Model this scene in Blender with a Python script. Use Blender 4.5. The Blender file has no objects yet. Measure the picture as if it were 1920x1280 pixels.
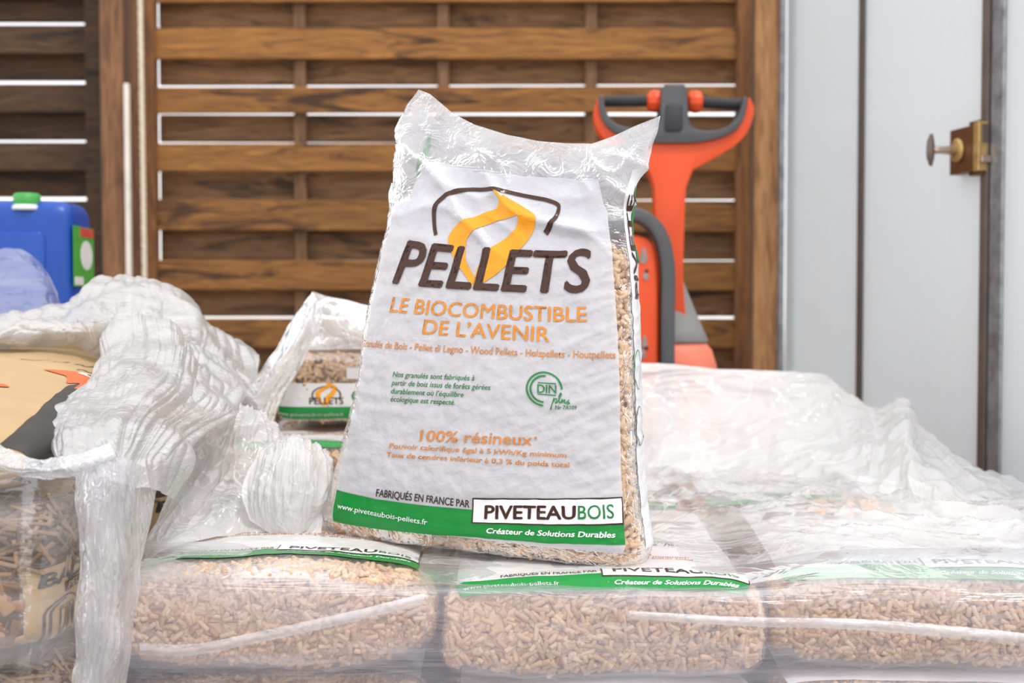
import bpy, bmesh, math, random
import numpy as np
from mathutils import Vector, Matrix
from mathutils.geometry import tessellate_polygon

random.seed(7)
rng = np.random.default_rng(7)
scene = bpy.context.scene
COL = scene.collection

# ------------------------------------------------------------------ camera
FPX, PITCH, CAMZ = 2400.0, math.radians(2.0), 0.74
cam_d = bpy.data.cameras.new('camera')
cam_d.sensor_width = 36.0
cam_d.lens = 36.0 * FPX / 1920.0
cam_d.clip_start = 0.05
cam_d.dof.use_dof = True
cam_d.dof.focus_distance = 1.68
cam_d.dof.aperture_fstop = 4.0
cam_d.dof.aperture_blades = 0
cam = bpy.data.objects.new('camera', cam_d)
COL.objects.link(cam)
cam.location = (0, 0, CAMZ)
cam.rotation_euler = (math.pi / 2 - PITCH, 0, 0)
scene.camera = cam

# ------------------------------------------------------------------ sky, sun, exposure
w = bpy.data.worlds.new('sky')
scene.world = w
w.use_nodes = True
nt = w.node_tree
nt.nodes.clear()
wo = nt.nodes.new('ShaderNodeOutputWorld')
wb = nt.nodes.new('ShaderNodeBackground')
wt = nt.nodes.new('ShaderNodeTexCoord')
ws = nt.nodes.new('ShaderNodeSeparateXYZ')
wr = nt.nodes.new('ShaderNodeValToRGB')
wm = nt.nodes.new('ShaderNodeMath')
wm.operation = 'MULTIPLY_ADD'
wm.inputs[1].default_value = 0.5
wm.inputs[2].default_value = 0.5
cr = wr.color_ramp
for p, c in ((0.0, (0.30, 0.28, 0.27)), (0.47, (0.42, 0.40, 0.38)), (0.5, (1.30, 1.27, 1.24)),
             (0.62, (1.05, 1.06, 1.12)), (1.0, (0.62, 0.72, 0.95))):
    e = cr.elements.new(p)
    e.color = (*c, 1)
cr.elements.remove(cr.elements[0])
cr.elements.remove(cr.elements[-1])
nt.links.new(wt.outputs['Generated'], ws.inputs[0])
nt.links.new(ws.outputs['Z'], wm.inputs[0])
nt.links.new(wm.outputs[0], wr.inputs[0])
nt.links.new(wr.outputs[0], wb.inputs[0])
nt.links.new(wb.outputs[0], wo.inputs[0])
wb.inputs[1].default_value = 1.48

sun_d = bpy.data.lights.new('sun', 'SUN')
sun_d.energy = 1.8
sun_d.angle = math.radians(9)
sun_d.color = (1.0, 0.965, 0.92)
sun = bpy.data.objects.new('sun', sun_d)
COL.objects.link(sun)
sun.location = (3, -2, 4)
sun.rotation_euler = Vector((-0.33, 0.42, -0.85)).to_track_quat('-Z', 'Y').to_euler()

scene.view_settings.view_transform = 'Standard'
scene.view_settings.look = 'None'
scene.view_settings.gamma = 1.0
scene.view_settings.exposure = 0.0
scene.cycles.transparent_max_bounces = 32
scene.cycles.max_bounces = 10
scene.cycles.use_denoising = True

# ------------------------------------------------------------------ helpers
def at(px, py, Y):
    """the point of the place seen at (px, py) of the frame, at depth Y"""
    xc, yc = (px - 960.0) / FPX, (640.0 - py) / FPX
    d = (xc, math.cos(PITCH) + yc * math.sin(PITCH), -math.sin(PITCH) + yc * math.cos(PITCH))
    k = Y / d[1]
    return Vector((d[0] * k, Y, CAMZ + d[2] * k))

def lin(*c):
    return tuple((v / 255 / 12.92 if v <= 10 else ((v / 255 + 0.055) / 1.055) ** 2.4) for v in c)

def props(o, label=None, cat=None, group=None, kind=None):
    if label: o['label'] = label
    if cat: o['category'] = cat
    if group: o['group'] = group
    if kind: o['kind'] = kind
    return o

def thing(name, loc, label, cat, group=None, kind=None):
    o = bpy.data.objects.new(name, None)
    COL.objects.link(o)
    o.empty_display_size = 0.05
    o.location = loc
    return props(o, label, cat, group, kind)

def link_mesh(name, me, mat, parent=None, smooth=True, label=None, kind=None):
    """me holds world coordinates; the parent is an unrotated Empty"""
    if isinstance(mat, (list, tuple)):
        for m in mat: me.materials.append(m)
    else:
        me.materials.append(mat)
    if smooth:
        me.polygons.foreach_set('use_smooth', [True] * len(me.polygons))
    o = bpy.data.objects.new(name, me)
    COL.objects.link(o)
    if parent is not None:
        o.parent = parent
        p = parent
        off = Vector((0, 0, 0))
        while p is not None:
            off += p.location
            p = p.parent
        me.transform(Matrix.Translation(-off))
    if label: o['label'] = label
    if kind: o['kind'] = kind
    return o

class MB:
    """collects shapes into one mesh"""
    def __init__(s):
        s.v, s.f, s.m = [], [], []
    def add(s, verts, faces, mi=0):
        n = len(s.v)
        s.v.extend([tuple(p) for p in verts])
        s.f.extend([tuple(i + n for i in f) for f in faces])
        s.m.extend([mi] * len(faces))
        return s
    def box(s, c, d, rot=None):
        pts = [Vector((x * d[0] / 2, y * d[1] / 2, z * d[2] / 2)) for x in (-1, 1) for y in (-1, 1) for z in (-1, 1)]
        if rot is not None: pts = [rot @ p for p in pts]
        pts = [p + Vector(c) for p in pts]
        return s.add(pts, [(0, 1, 3, 2), (4, 6, 7, 5), (0, 4, 5, 1), (2, 3, 7, 6), (0, 2, 6, 4), (1, 5, 7, 3)])
    def tube(s, path, r, n=14, cap=True):
        path = [Vector(p) for p in path]
        rr = r if isinstance(r, (list, tuple)) else [r] * len(path)
        up = Vector((0.13, 0.31, 0.94)).normalized()
        vs, fs = [], []
        for i, p in enumerate(path):
            t = (path[min(i + 1, len(path) - 1)] - path[max(i - 1, 0)]).normalized()
            a = t.cross(up).normalized()
            b = a.cross(t)
            for k in range(n):
                an = 2 * math.pi * k / n
                vs.append(p + (a * math.cos(an) + b * math.sin(an)) * rr[i])
        for i in range(len(path) - 1):
            for k in range(n):
                fs.append((i * n + k, i * n + (k + 1) % n, (i + 1) * n + (k + 1) % n, (i + 1) * n + k))
        if cap:
            fs.append(tuple(range(n))[::-1])
            fs.append(tuple((len(path) - 1) * n + k for k in range(n)))
        return s.add(vs, fs)
    def lathe(s, o, axis, prof, n=32):
        """prof: (distance along axis, radius)"""
        o, ax = Vector(o), Vector(axis).normalized()
        return s.tube([o + ax * d for d, _ in prof], [r for _, r in prof], n)
    def prism(s, poly, back, tess=True):
        """poly: 3D outline; back: extrusion vector"""
        n = len(poly)
        back = Vector(back)
        a = [Vector(p) for p in poly]
        tri = tessellate_polygon([a])
        fs = [tuple(t) for t in tri] + [tuple(i + n for i in t[::-1]) for t in tri]
        fs += [(i, i + n, (i + 1) % n + n, (i + 1) % n) for i in range(n)]
        return s.add(a + [p + back for p in a], fs)
    def build(s, name, mat, parent=None, smooth=False, bevel=0, seg=2, label=None, kind=None, normals=True):
        me = bpy.data.meshes.new(name)
        me.from_pydata(s.v, [], s.f)
        if normals:
            bm = bmesh.new()
            bm.from_mesh(me)
            bmesh.ops.recalc_face_normals(bm, faces=bm.faces)
            if bevel:
                bmesh.ops.dissolve_limit(bm, angle_limit=0.01, verts=bm.verts, edges=bm.edges)
            bm.to_mesh(me)
            bm.free()
        me.update()
        o = link_mesh(name, me, mat, parent, smooth, label, kind)
        if bevel:
            b = o.modifiers.new('bevel', 'BEVEL')
            b.width, b.segments, b.limit_method = bevel, seg, 'ANGLE'
            b.angle_limit = math.radians(35)
        return o

def smooth(a, b, x):
    t = np.clip((np.asarray(x, float) - a) / (b - a), 0, 1)
    return t * t * (3 - 2 * t)

# gradient noise -----------------------------------------------------
_perm = np.random.default_rng(3).permutation(256)
_perm = np.concatenate([_perm, _perm, _perm])
_g = np.random.default_rng(4).normal(size=(256, 3))
_g /= np.linalg.norm(_g, axis=1)[:, None]

def noise(x, y, z=0.0):
    x, y, z = np.broadcast_arrays(np.asarray(x, float), np.asarray(y, float), np.asarray(z, float))
    xi, yi, zi = np.floor(x).astype(int), np.floor(y).astype(int), np.floor(z).astype(int)
    xf, yf, zf = x - xi, y - yi, z - zi
    u, v, q = (t * t * t * (t * (t * 6 - 15) + 10) for t in (xf, yf, zf))
    r = 0
    for dx in (0, 1):
        for dy in (0, 1):
            for dz in (0, 1):
                h = _perm[_perm[_perm[(xi + dx) & 255] + ((yi + dy) & 255)] + ((zi + dz) & 255)]
                g = _g[h]
                d = g[..., 0] * (xf - dx) + g[..., 1] * (yf - dy) + g[..., 2] * (zf - dz)
                r = r + d * (u if dx else 1 - u) * (v if dy else 1 - v) * (q if dz else 1 - q)
    return r * 1.6

def fbm(x, y, z=0.0, o=4):
    r, a = 0, 1.0
    for k in range(o):
        r = r + a * noise(x * 2 ** k, y * 2 ** k, z + 7.3 * k)
        a *= 0.5
    return r

def ridged(x, y, z=0.0, o=3):
    """sharp creases, about 0..1"""
    r, a, t = 0, 1.0, 0
    for k in range(o):
        r = r + a * (1 - np.abs(noise(x * 2 ** k, y * 2 ** k, z + 5.1 * k)) * 2).clip(0, 1) ** 2
        t += a
        a *= 0.5
    return r / t

# grids ----------------------------------------------------------------
def grid_mesh(name, P, closed=False, flip=False):
    nv, nu = P.shape[:2]
    me = bpy.data.meshes.new(name)
    i = np.arange(nv - 1)[:, None] * nu
    j = np.arange(nu if closed else nu - 1)[None, :]
    j2 = (j + 1) % nu
    q = np.stack([i + j, i + j2, i + nu + j2, i + nu + j], -1).reshape(-1, 4)
    if flip: q = q[:, ::-1]
    me.from_pydata(P.reshape(-1, 3).tolist(), [], q.tolist())
    me.update()
    return me

def grid_normals(P, closed=False):
    if closed:
        du = np.roll(P, -1, 1) - np.roll(P, 1, 1)
    else:
        du = np.gradient(P, axis=1)
    dv = np.gradient(P, axis=0)
    n = np.cross(du, dv)
    return n / (np.linalg.norm(n, axis=2)[..., None] + 1e-12)

def catmull(net, nu, nv):
    """smooth surface through a net of points (rows x cols x 3)"""
    def along(A, n):
        m = A.shape[0]
        t = np.linspace(0, m - 1, n)
        i = np.clip(t.astype(int), 0, m - 2)
        f = (t - i).reshape(-1, *([1] * (A.ndim - 1)))
        E_ = np.concatenate([2 * A[:1] - A[1:2], A, 2 * A[-1:] - A[-2:-1]], 0)
        p0, p1, p2, p3 = E_[i], E_[i + 1], E_[i + 2], E_[i + 3]
        return 0.5 * (2 * p1 + (p2 - p0) * f + (2 * p0 - 5 * p1 + 4 * p2 - p3) * f ** 2 + (3 * p1 - p0 - 3 * p2 + p3) * f ** 3)
    A = along(np.array(net, float), nv)
    return np.swapaxes(along(np.swapaxes(A, 0, 1), nu), 0, 1)

def sheet(name, net, nu, nv, mat, parent, disp=None, label=None, raw=False):
    """net: rows of (px, py, depth), or of points when raw; disp(u, v, P) -> offset along the normal"""
    pts = [[tuple(p) if raw else tuple(at(*p)) for p in row] for row in net]
    P = catmull(pts, nu, nv)
    if disp is not None:
        U, V = np.meshgrid(np.linspace(0, 1, nu), np.linspace(0, 1, nv))
        P = P + grid_normals(P) * disp(U, V, P)[..., None]
    return link_mesh(name, grid_mesh(name, P), mat, parent, True, label), P

# ------------------------------------------------------------------ materials
class N:
    """short node-tree builder"""
    def __init__(s, name):
        s.mat = bpy.data.materials.new(name)
        s.mat.use_nodes = True
        s.t = s.mat.node_tree
        s.t.nodes.clear()
    def n(s, typ, ins=None, **kw):
        nd = s.t.nodes.new(typ)
        for k, v in kw.items(): setattr(nd, k, v)
        for k, v in (ins or {}).items():
            sock = nd.inputs[k]
            if isinstance(v, bpy.types.NodeSocket): s.t.links.new(v, sock)
            elif hasattr(sock.default_value, '__len__') and len(sock.default_value) == 4 and len(v) == 3: sock.default_value = (*v, 1)
            else: sock.default_value = v
        return nd
    def coord(s, kind='Object', scale=(1, 1, 1), rot=(0, 0, 0)):
        c = s.n('ShaderNodeTexCoord')
        return s.n('ShaderNodeMapping', {'Vector': c.outputs[kind], 'Scale': scale, 'Rotation': rot}).outputs[0]
    def noise(s, vec, scale=5, detail=4, rough=0.55, dist=0.0):
        return s.n('ShaderNodeTexNoise', {'Vector': vec, 'Scale': scale, 'Detail': detail, 'Roughness': rough, 'Distortion': dist}).outputs[0]
    def ramp(s, fac, stops):
        r = s.n('ShaderNodeValToRGB', {'Fac': fac})
        cr = r.color_ramp
        while len(cr.elements) < len(stops): cr.elements.new(0.5)
        for e, (p, c) in zip(cr.elements, stops):
            e.position = p
            e.color = (*c, 1) if len(c) == 3 else c
        return r.outputs[0]
    def g(s, *a):  # grey stop
        return [(p, (v, v, v)) for p, v in a]
    def math(s, op, a, b=0.5):
        return s.n('ShaderNodeMath', {0: a, 1: b}, operation=op).outputs[0]
    def mixc(s, f, a, b, mode='MIX'):
        m = s.n('ShaderNodeMix', data_type='RGBA', blend_type=mode)
        for k, v in ((0, f), (6, a), (7, b)):
            if isinstance(v, bpy.types.NodeSocket): s.t.links.new(v, m.inputs[k])
            else: m.inputs[k].default_value = (*v, 1) if hasattr(v, '__len__') else v
        return m.outputs[2]
    def bump(s, h, strength=0.3, dist=0.01):
        return s.n('ShaderNodeBump', {'Height': h, 'Strength': strength, 'Distance': dist}).outputs[0]
    def mix(s, f, a, b):
        return s.n('ShaderNodeMixShader', {0: f, 1: a, 2: b}).outputs[0]
    def out(s, sh):
        s.n('ShaderNodeOutputMaterial', {0: sh})
        return s.mat
    def pbsdf(s, **kw):
        ins = {k.replace('_', ' '): v for k, v in kw.items()}
        return s.n('ShaderNodeBsdfPrincipled', ins).outputs[0]

def plain(name, c, rough=0.5, metal=0.0, vary=0.12, scale=20, coat=0.0, bump=0.0):
    m = N(name)
    v = m.coord()
    n1 = m.noise(v, scale, 4)
    col = m.mixc(m.ramp(n1, m.g((0.3, 0), (0.7, 1))), tuple(x * (1 - vary) for x in c), tuple(min(1, x * (1 + vary)) for x in c))
    kw = dict(Base_Color=col, Roughness=rough, Metallic=metal, Coat_Weight=coat)
    if bump: kw['Normal'] = m.bump(m.noise(v, scale * 6, 3), bump, 0.002)
    return m.out(m.pbsdf(**kw))

def film_mat(name, haze=0.3, tint=(0.92, 0.92, 0.94), rough=0.12, gloss=0.9, streak=(8, 8, 8), rot=(0, 0, 0),
             bump=0.35, hvar=0.25, detail=5, bscale=1.0, clear=(0.97, 0.97, 0.98), fine=0.0):
    """thin polythene: partly clear, partly milky, glossy and creased"""
    m = N(name)
    v = m.coord(scale=streak, rot=rot)
    n1 = m.noise(v, 1.0, detail, 0.6, 0.6)
    n2 = m.noise(v, 2.7 * bscale, detail, 0.65, 1.2)
    crease = m.ramp(n2, m.g((0.40, 0), (0.5, 1), (0.60, 0)))
    h = m.n('ShaderNodeMath', {0: n1, 1: 0.6 * bscale, 2: m.math('MULTIPLY', crease, 0.35)}, operation='MULTIPLY_ADD').outputs[0]
    if fine:
        n3 = m.noise(m.coord(scale=(1, 1, 1)), 110, 3, 0.6)
        h = m.n('ShaderNodeMath', {0: n3, 1: fine, 2: h}, operation='MULTIPLY_ADD').outputs[0]
    nor = m.bump(h, bump, 0.02)
    fac = m.n('ShaderNodeMapRange', {'Value': n1, 'From Min': 0.3, 'From Max': 0.7, 'To Min': max(0, haze - hvar), 'To Max': min(1, haze + hvar)}).outputs[0]
    fac = m.math('MAXIMUM', fac, m.math('MULTIPLY', crease, min(1, haze * 1.25)))
    body = m.mix(0.45, m.n('ShaderNodeBsdfDiffuse', {'Color': tint, 'Normal': nor}).outputs[0],
                 m.n('ShaderNodeBsdfTranslucent', {'Color': tint, 'Normal': nor}).outputs[0])
    veil = m.mix(fac, m.n('ShaderNodeBsdfTransparent', {'Color': clear}).outputs[0], body)
    fr = m.n('ShaderNodeFresnel', {'IOR': 1.5, 'Normal': nor}).outputs[0]
    gl = m.n('ShaderNodeBsdfGlossy', {'Color': (1, 1, 1), 'Roughness': rough, 'Normal': nor}).outputs[0]
    return m.out(m.mix(m.math('MULTIPLY', fr, gloss), veil, gl))

def ink_mat(name, c, alpha=1.0, rough=0.22, bump=0.12, scale=90, vary=0.06):
    """print on glossy film, with the film's own small dents"""
    m = N(name)
    v = m.coord()
    n1 = m.noise(v, scale, 3)
    n2 = m.noise(v, 14, 4, 0.6, 0.8)
    h = m.math('ADD', n1, n2)
    col = m.mixc(m.noise(v, 30, 2), tuple(x * (1 - vary) for x in c), tuple(min(1, x * (1 + vary)) for x in c))
    b = m.pbsdf(Base_Color=col, Roughness=rough, Specular_IOR_Level=0.35, Normal=m.bump(h, bump, 0.01))
    if alpha < 1:
        b = m.mix(alpha, m.n('ShaderNodeBsdfTransparent').outputs[0], b)
    return m.out(b)

def wood_mat(name, light, mid, dark, axis='x', stain=0.5, rough=0.75, g=1.0, k=0.74):
    light, mid, dark = (tuple(v * k for v in c) for c in (light, mid, dark))
    m = N(name)
    sc = {'x': (1.6, 22, 22), 'z': (22, 22, 1.6)}[axis]
    isl = m.n('ShaderNodeNewGeometry').outputs['Random Per Island']
    c = m.n('ShaderNodeTexCoord').outputs['Object']
    off = m.n('ShaderNodeCombineXYZ', {0: m.math('MULTIPLY', isl, 37.0), 1: m.math('MULTIPLY', isl, 11.0), 2: m.math('MULTIPLY', isl, 23.0)}).outputs[0]
    cv = m.n('ShaderNodeVectorMath', {0: c, 1: off}, operation='ADD').outputs[0]
    v = m.n('ShaderNodeMapping', {'Vector': cv, 'Scale': sc}).outputs[0]
    grain = m.noise(v, 3.2 * g, 8, 0.62, 1.6)
    v2 = m.n('ShaderNodeMapping', {'Vector': cv, 'Scale': {'x': (2.4, 14, 14), 'z': (14, 14, 2.4)}[axis]}).outputs[0]
    st = m.noise(v2, 1.3 * g, 5, 0.6, 1.2)
    col = m.ramp(grain, [(0.30, dark), (0.5, mid), (0.72, light)])
    tone = m.n('ShaderNodeMapRange', {'Value': isl, 'To Min': 0.78, 'To Max': 1.15}).outputs[0]
    col = m.mixc(1.0, col, m.n('ShaderNodeCombineColor', {0: tone, 1: tone, 2: tone}).outputs[0], 'MULTIPLY')
    col = m.mixc(m.ramp(st, m.g((0.53, 0), (0.66, stain))), col, tuple(x * 0.16 for x in dark))
    return m.out(m.pbsdf(Base_Color=col, Roughness=rough, Normal=m.bump(grain, 0.3, 0.004)))

M = {}
M['slat_front'] = wood_mat('brown slat wood', lin(196, 136, 66), lin(160, 106, 48), lin(112, 70, 30), 'x', 0.85)
M['slat_back'] = wood_mat('weathered slat wood', lin(176, 134, 90), lin(148, 108, 70), lin(104, 73, 44), 'x', 0.8)
M['slat_shade_tint'] = wood_mat('shade-tinted slat wood', lin(112, 80, 46), lin(84, 57, 30), lin(56, 36, 18), 'x', 0.8)  # shade over this panel is put into a darker wood colour
M['batten'] = wood_mat('batten wood', lin(150, 112, 76), lin(122, 88, 56), lin(92, 62, 36), 'z', 0.35, k=0.95)
M['stile'] = wood_mat('frame wood', lin(158, 108, 58), lin(128, 80, 38), lin(90, 52, 24), 'z', 0.45, k=0.95)
M['post'] = wood_mat('post wood', lin(166, 118, 80), lin(134, 92, 60), lin(98, 63, 38), 'z', 0.35, k=0.95)
M['post_light'] = wood_mat('pale post wood', lin(212, 164, 116), lin(186, 134, 86), lin(138, 90, 52), 'z', 0.35, k=1.15)
M['pallet'] = wood_mat('pallet wood', lin(180, 150, 115), lin(150, 120, 90), lin(110, 84, 58), 'x', 0.4)
M['concrete'] = plain('concrete floor', lin(150, 146, 140), 0.85, vary=0.25, scale=6, bump=0.2)
M['rope'] = plain('cream rope', lin(236, 224, 202), 0.8, vary=0.08, scale=60)
M['strip'] = plain('white daylight strip', lin(225, 216, 206), 0.6)
M['steel'] = plain('galvanised steel', lin(150, 155, 160), 0.42, 0.55, 0.35, 28)
M['darksteel'] = plain('brown steel frame', lin(104, 90, 84), 0.55, 0.2, 0.15, 18)
M['seam'] = plain('dark seam strip', lin(96, 88, 82), 0.5, 0.2)
M['brown'] = plain('bronze lock case', lin(112, 76, 48), 0.4, 0.45, 0.2, 40)
M['brass'] = plain('brass', lin(196, 164, 104), 0.35, 0.6, 0.2, 60)
M['nickel'] = plain('worn nickel', lin(190, 170, 155), 0.3, 0.8)
M['bronze'] = plain('dark bronze knob', lin(112, 98, 88), 0.35, 0.5)
M['orange'] = plain('orange paint', lin(224, 76, 20), 0.42, 0, 0.05, 12)
M['orange_light'] = plain('faded orange plastic', lin(238, 126, 98), 0.5, 0, 0.05)
M['grey'] = plain('dark grey plastic', lin(76, 77, 80), 0.45, 0, 0.06)
M['boot'] = plain('mid grey plastic', lin(134, 133, 131), 0.55, 0, 0.05)
M['rubber'] = plain('black rubber grip', lin(48, 48, 52), 0.5)
M['scuff'] = plain('scuffed paint', lin(150, 130, 124), 0.6, 0, 0.3, 80)
M['black'] = plain('black plastic', lin(30, 30, 32), 0.5)
M['blue'] = plain('blue plastic', lin(8, 68, 160), 0.38, 0, 0.04, 9)
M['green_cap'] = plain('green cap plastic', lin(62, 158, 72), 0.45)
M['white_ring'] = plain('white plastic ring', lin(214, 222, 224), 0.4)
M['lab_green'] = plain('label green', lin(70, 160, 60), 0.5, 0, 0.2, 60)
M['lab_red'] = plain('label red', lin(196, 70, 60), 0.5, 0, 0.2, 60)
M['lab_white'] = plain('label white', lin(222, 222, 220), 0.5)
M['kraft'] = plain('kraft paper', lin(178, 150, 110), 0.75, 0, 0.05, 9, bump=0.08)  # base colour lowered to include the shade on this stack
M['kraft_dark'] = plain('kraft paper folded end', lin(168, 134, 92), 0.8, 0, 0.12, 30)
M['picture_ground'] = plain('dark brown printed ground', lin(74, 52, 36), 0.7, 0, 0.2, 40)
M['ink_black'] = plain('black ink on paper', lin(52, 48, 45), 0.6)
M['ink_orange'] = plain('orange ink on paper', lin(214, 96, 44), 0.6)
M['ink_white'] = plain('white ink on paper', lin(226, 216, 206), 0.6)

M['brown_ink'] = ink_mat('brown ink', lin(66, 40, 29))
M['orange_ink'] = ink_mat('amber ink', lin(232, 152, 30))
M['slogan_ink'] = ink_mat('dull orange ink', lin(210, 134, 52))
M['text_ink'] = ink_mat('terracotta ink', lin(204, 132, 68))
M['green_ink'] = ink_mat('dark green ink', lin(36, 124, 66))
M['band_ink'] = ink_mat('green band ink', lin(26, 134, 58))
M['black_ink'] = ink_mat('black ink', lin(58, 48, 46))
M['white_ink'] = ink_mat('white ink', lin(236, 236, 238))
M['box_ink'] = ink_mat('white box ink', lin(234, 232, 236))
M['panel'] = ink_mat('white print panel', (0.64, 0.64, 0.685), 0.72, 0.2, 0.22, 60)
M['panel_solid'] = ink_mat('white back panel', (0.72, 0.72, 0.74), 0.95, 0.25, 0.25, 50)
M['panel_lying'] = ink_mat('white print panel of stacked bags', (0.76, 0.75, 0.75), 0.88, 0.25, 0.2, 40)
M['sticker'] = ink_mat('white paper sticker', lin(214, 210, 206), 1, 0.5)

M['bag_film'] = film_mat('clear bag film', 0.08, rough=0.12, gloss=0.6, streak=(10, 10, 10), bump=0.25, hvar=0.08, detail=3, fine=0.05)
M['bag_film_top'] = film_mat('empty milky bag film', 0.42, (0.95, 0.95, 0.96), 0.1, 0.9, (10, 10, 10), bump=0.25, hvar=0.15, detail=3)
M['bag_film_stack'] = film_mat('clear film of stacked bags', 0.07, rough=0.25, gloss=0.2, streak=(9, 9, 9), bump=0.15, hvar=0.06, detail=2)
M['skirt'] = film_mat('stretched cover film', 0.24, (0.78, 0.80, 0.93), 0.14, 0.26, (1.2, 8, 22), (0, 0.05, 0), 0.14, 0.17, 3)
M['skirt_top'] = film_mat('cover film lying on the bags', 0.30, (0.92, 0.92, 0.95), 0.16, 0.4, (3, 6, 6), (0, 0.05, 0.2), 0.14, 0.22, 3)
M['cover'] = film_mat('loose cover film', 0.44, (0.95, 0.945, 0.94), 0.16, 0.6, (3, 3, 3), (0, 0, 0.5), 0.22, 0.32, 3)
M['cover_flap'] = film_mat('raised cover film', 0.90, (0.97, 0.965, 0.96), 0.16, 0.8, (1.6, 1.6, 1.6), (0, 0, 0.5), 0.18, 0.18, 2)
M['fold'] = film_mat('doubled film fold', 0.36, (0.92, 0.92, 0.96), 0.2, 0.3, (5, 6, 30), (0, 0.05, 0), 0.1, 0.36, 3)
M['cover_milk'] = film_mat('milky cover film', 0.72, (0.90, 0.90, 0.91), 0.2, 0.6, (5, 5, 5), (0, 0, 0), 0.2, 0.18, 3)
M['stretch'] = film_mat('crumpled stretch film', 0.82, (0.55, 0.545, 0.54), 0.35, 0.3, (6, 6, 22), (0.5, 0.6, 0), 0.2, 0.24, 3)  # tint greyed to hold the shade over the heap
M['stretch_clear'] = film_mat('thin stretch film', 0.16, (0.80, 0.80, 0.83), 0.22, 0.14, (3, 3, 22), (0, 0.7, 0), 0.12, 0.18, 3)
M['stretch_tail'] = film_mat('hanging stretch film', 0.55, (0.74, 0.75, 0.79), 0.2, 0.5, (26, 26, 3), (0, 0.1, 0), 0.35, 0.22, 3)  # darker tint carries the shade of the tail and curled strip

def pellet_mat(name, light, mid, dark):
    m = N(name)
    isl = m.n('ShaderNodeNewGeometry').outputs['Random Per Island']
    v = m.coord()
    n1 = m.noise(v, 160, 4, 0.6)
    c = m.ramp(isl, [(0, dark), (0.45, mid), (1, light)])
    c = m.mixc(m.math('MULTIPLY', n1, 0.5), c, tuple(x * 0.72 for x in mid))
    return m.out(m.pbsdf(Base_Color=c, Roughness=0.65, Normal=m.bump(n1, 0.3, 0.002)))
M['pellet'] = pellet_mat('pressed wood', lin(226, 194, 158), lin(206, 168, 128), lin(176, 134, 96))
M['straw'] = pellet_mat('printed straw', lin(170, 138, 104), lin(126, 96, 68), lin(78, 58, 42))
M['pellet_brown'] = pellet_mat('pressed brown wood', lin(178, 136, 94), lin(150, 106, 68), lin(104, 68, 40))

def poly_mat():
    m = N('twin-wall polycarbonate')
    v = m.coord('Object', (160, 160, 0.4))
    n1 = m.noise(v, 1.0, 3)
    n2 = m.noise(m.coord('Object', (2, 2, 1.2)), 1.0, 4)
    c = m.mixc(n1, (0.88, 0.925, 0.945), (0.94, 0.97, 0.985))
    c = m.mixc(m.ramp(n2, m.g((0.45, 0), (0.8, 0.5))), c, (0.92, 0.93, 0.92))
    body = m.mix(0.5, m.n('ShaderNodeBsdfDiffuse', {'Color': c}).outputs[0], m.n('ShaderNodeBsdfTranslucent', {'Color': c}).outputs[0])
    gl = m.n('ShaderNodeBsdfGlossy', {'Roughness': 0.18, 'Normal': m.bump(n1, 0.15, 0.002)}).outputs[0]
    fr = m.n('ShaderNodeFresnel', {'IOR': 1.45}).outputs[0]
    return m.out(m.mix(m.math('MULTIPLY', fr, 0.6), body, gl))
M['polycarb'] = poly_mat()

# ================================================================== the setting
floor = MB().box((0, 2.5, -0.05), (14, 13, 0.1)).build('floor', M['concrete'])
props(floor, kind='structure')

def zat(py, Y): return at(960, py, Y).z
def xat(px, Y): return at(px, 556, Y).x

def woven_panel(name, label, px0, px1, Y, edges, gaps, mats, battens, first_front, tilt=0.0, seed=1):
    """slatted fence panel: boards alternately before and behind upright battens"""
    r = random.Random(seed)
    x0, x1 = xat(px0, Y), xat(px1, Y)
    t = thing(name, ((x0 + x1) / 2, Y, 0), label, 'fence')
    front, back = MB(), MB()
    step = 53.6
    for i in range(len(edges) - 1):
        fr = (i % 2 == 0) == first_front
        Yb = Y - 0.02 if fr else Y + 0.035
        ga, gb = gaps.get(i, 0.0), gaps.get(i + 1, 0.0)
        # light shows through an edge only where the gap says so; elsewhere the boards overlap in sight
        zt = zat(edges[i] + (ga / 2 if ga else -3), Yb)
        zb = zat(edges[i + 1] - (gb / 2 if gb else -3), Yb)
        if zt < 0.06: break
        zb = max(zb, 0.03)
        c = ((x0 + x1) / 2, Yb, (zt + zb) / 2)
        rot = Matrix.Rotation(r.uniform(-1, 1) * tilt, 3, 'Y')
        (front if fr else back).box(c, (x1 - x0, 0.016, zt - zb), rot)
    front.build('slat_boards', mats[0], t, bevel=0.003)
    back.build('slat_boards', mats[1], t, bevel=0.003)
    for bx in battens:
        X = xat(bx, Y)
        MB().box((X, Y + 0.0075, 0.93), (0.036, 0.036, 1.84)).build('batten', M['batten'], t, bevel=0.003)
    return t, x0, x1

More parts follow.
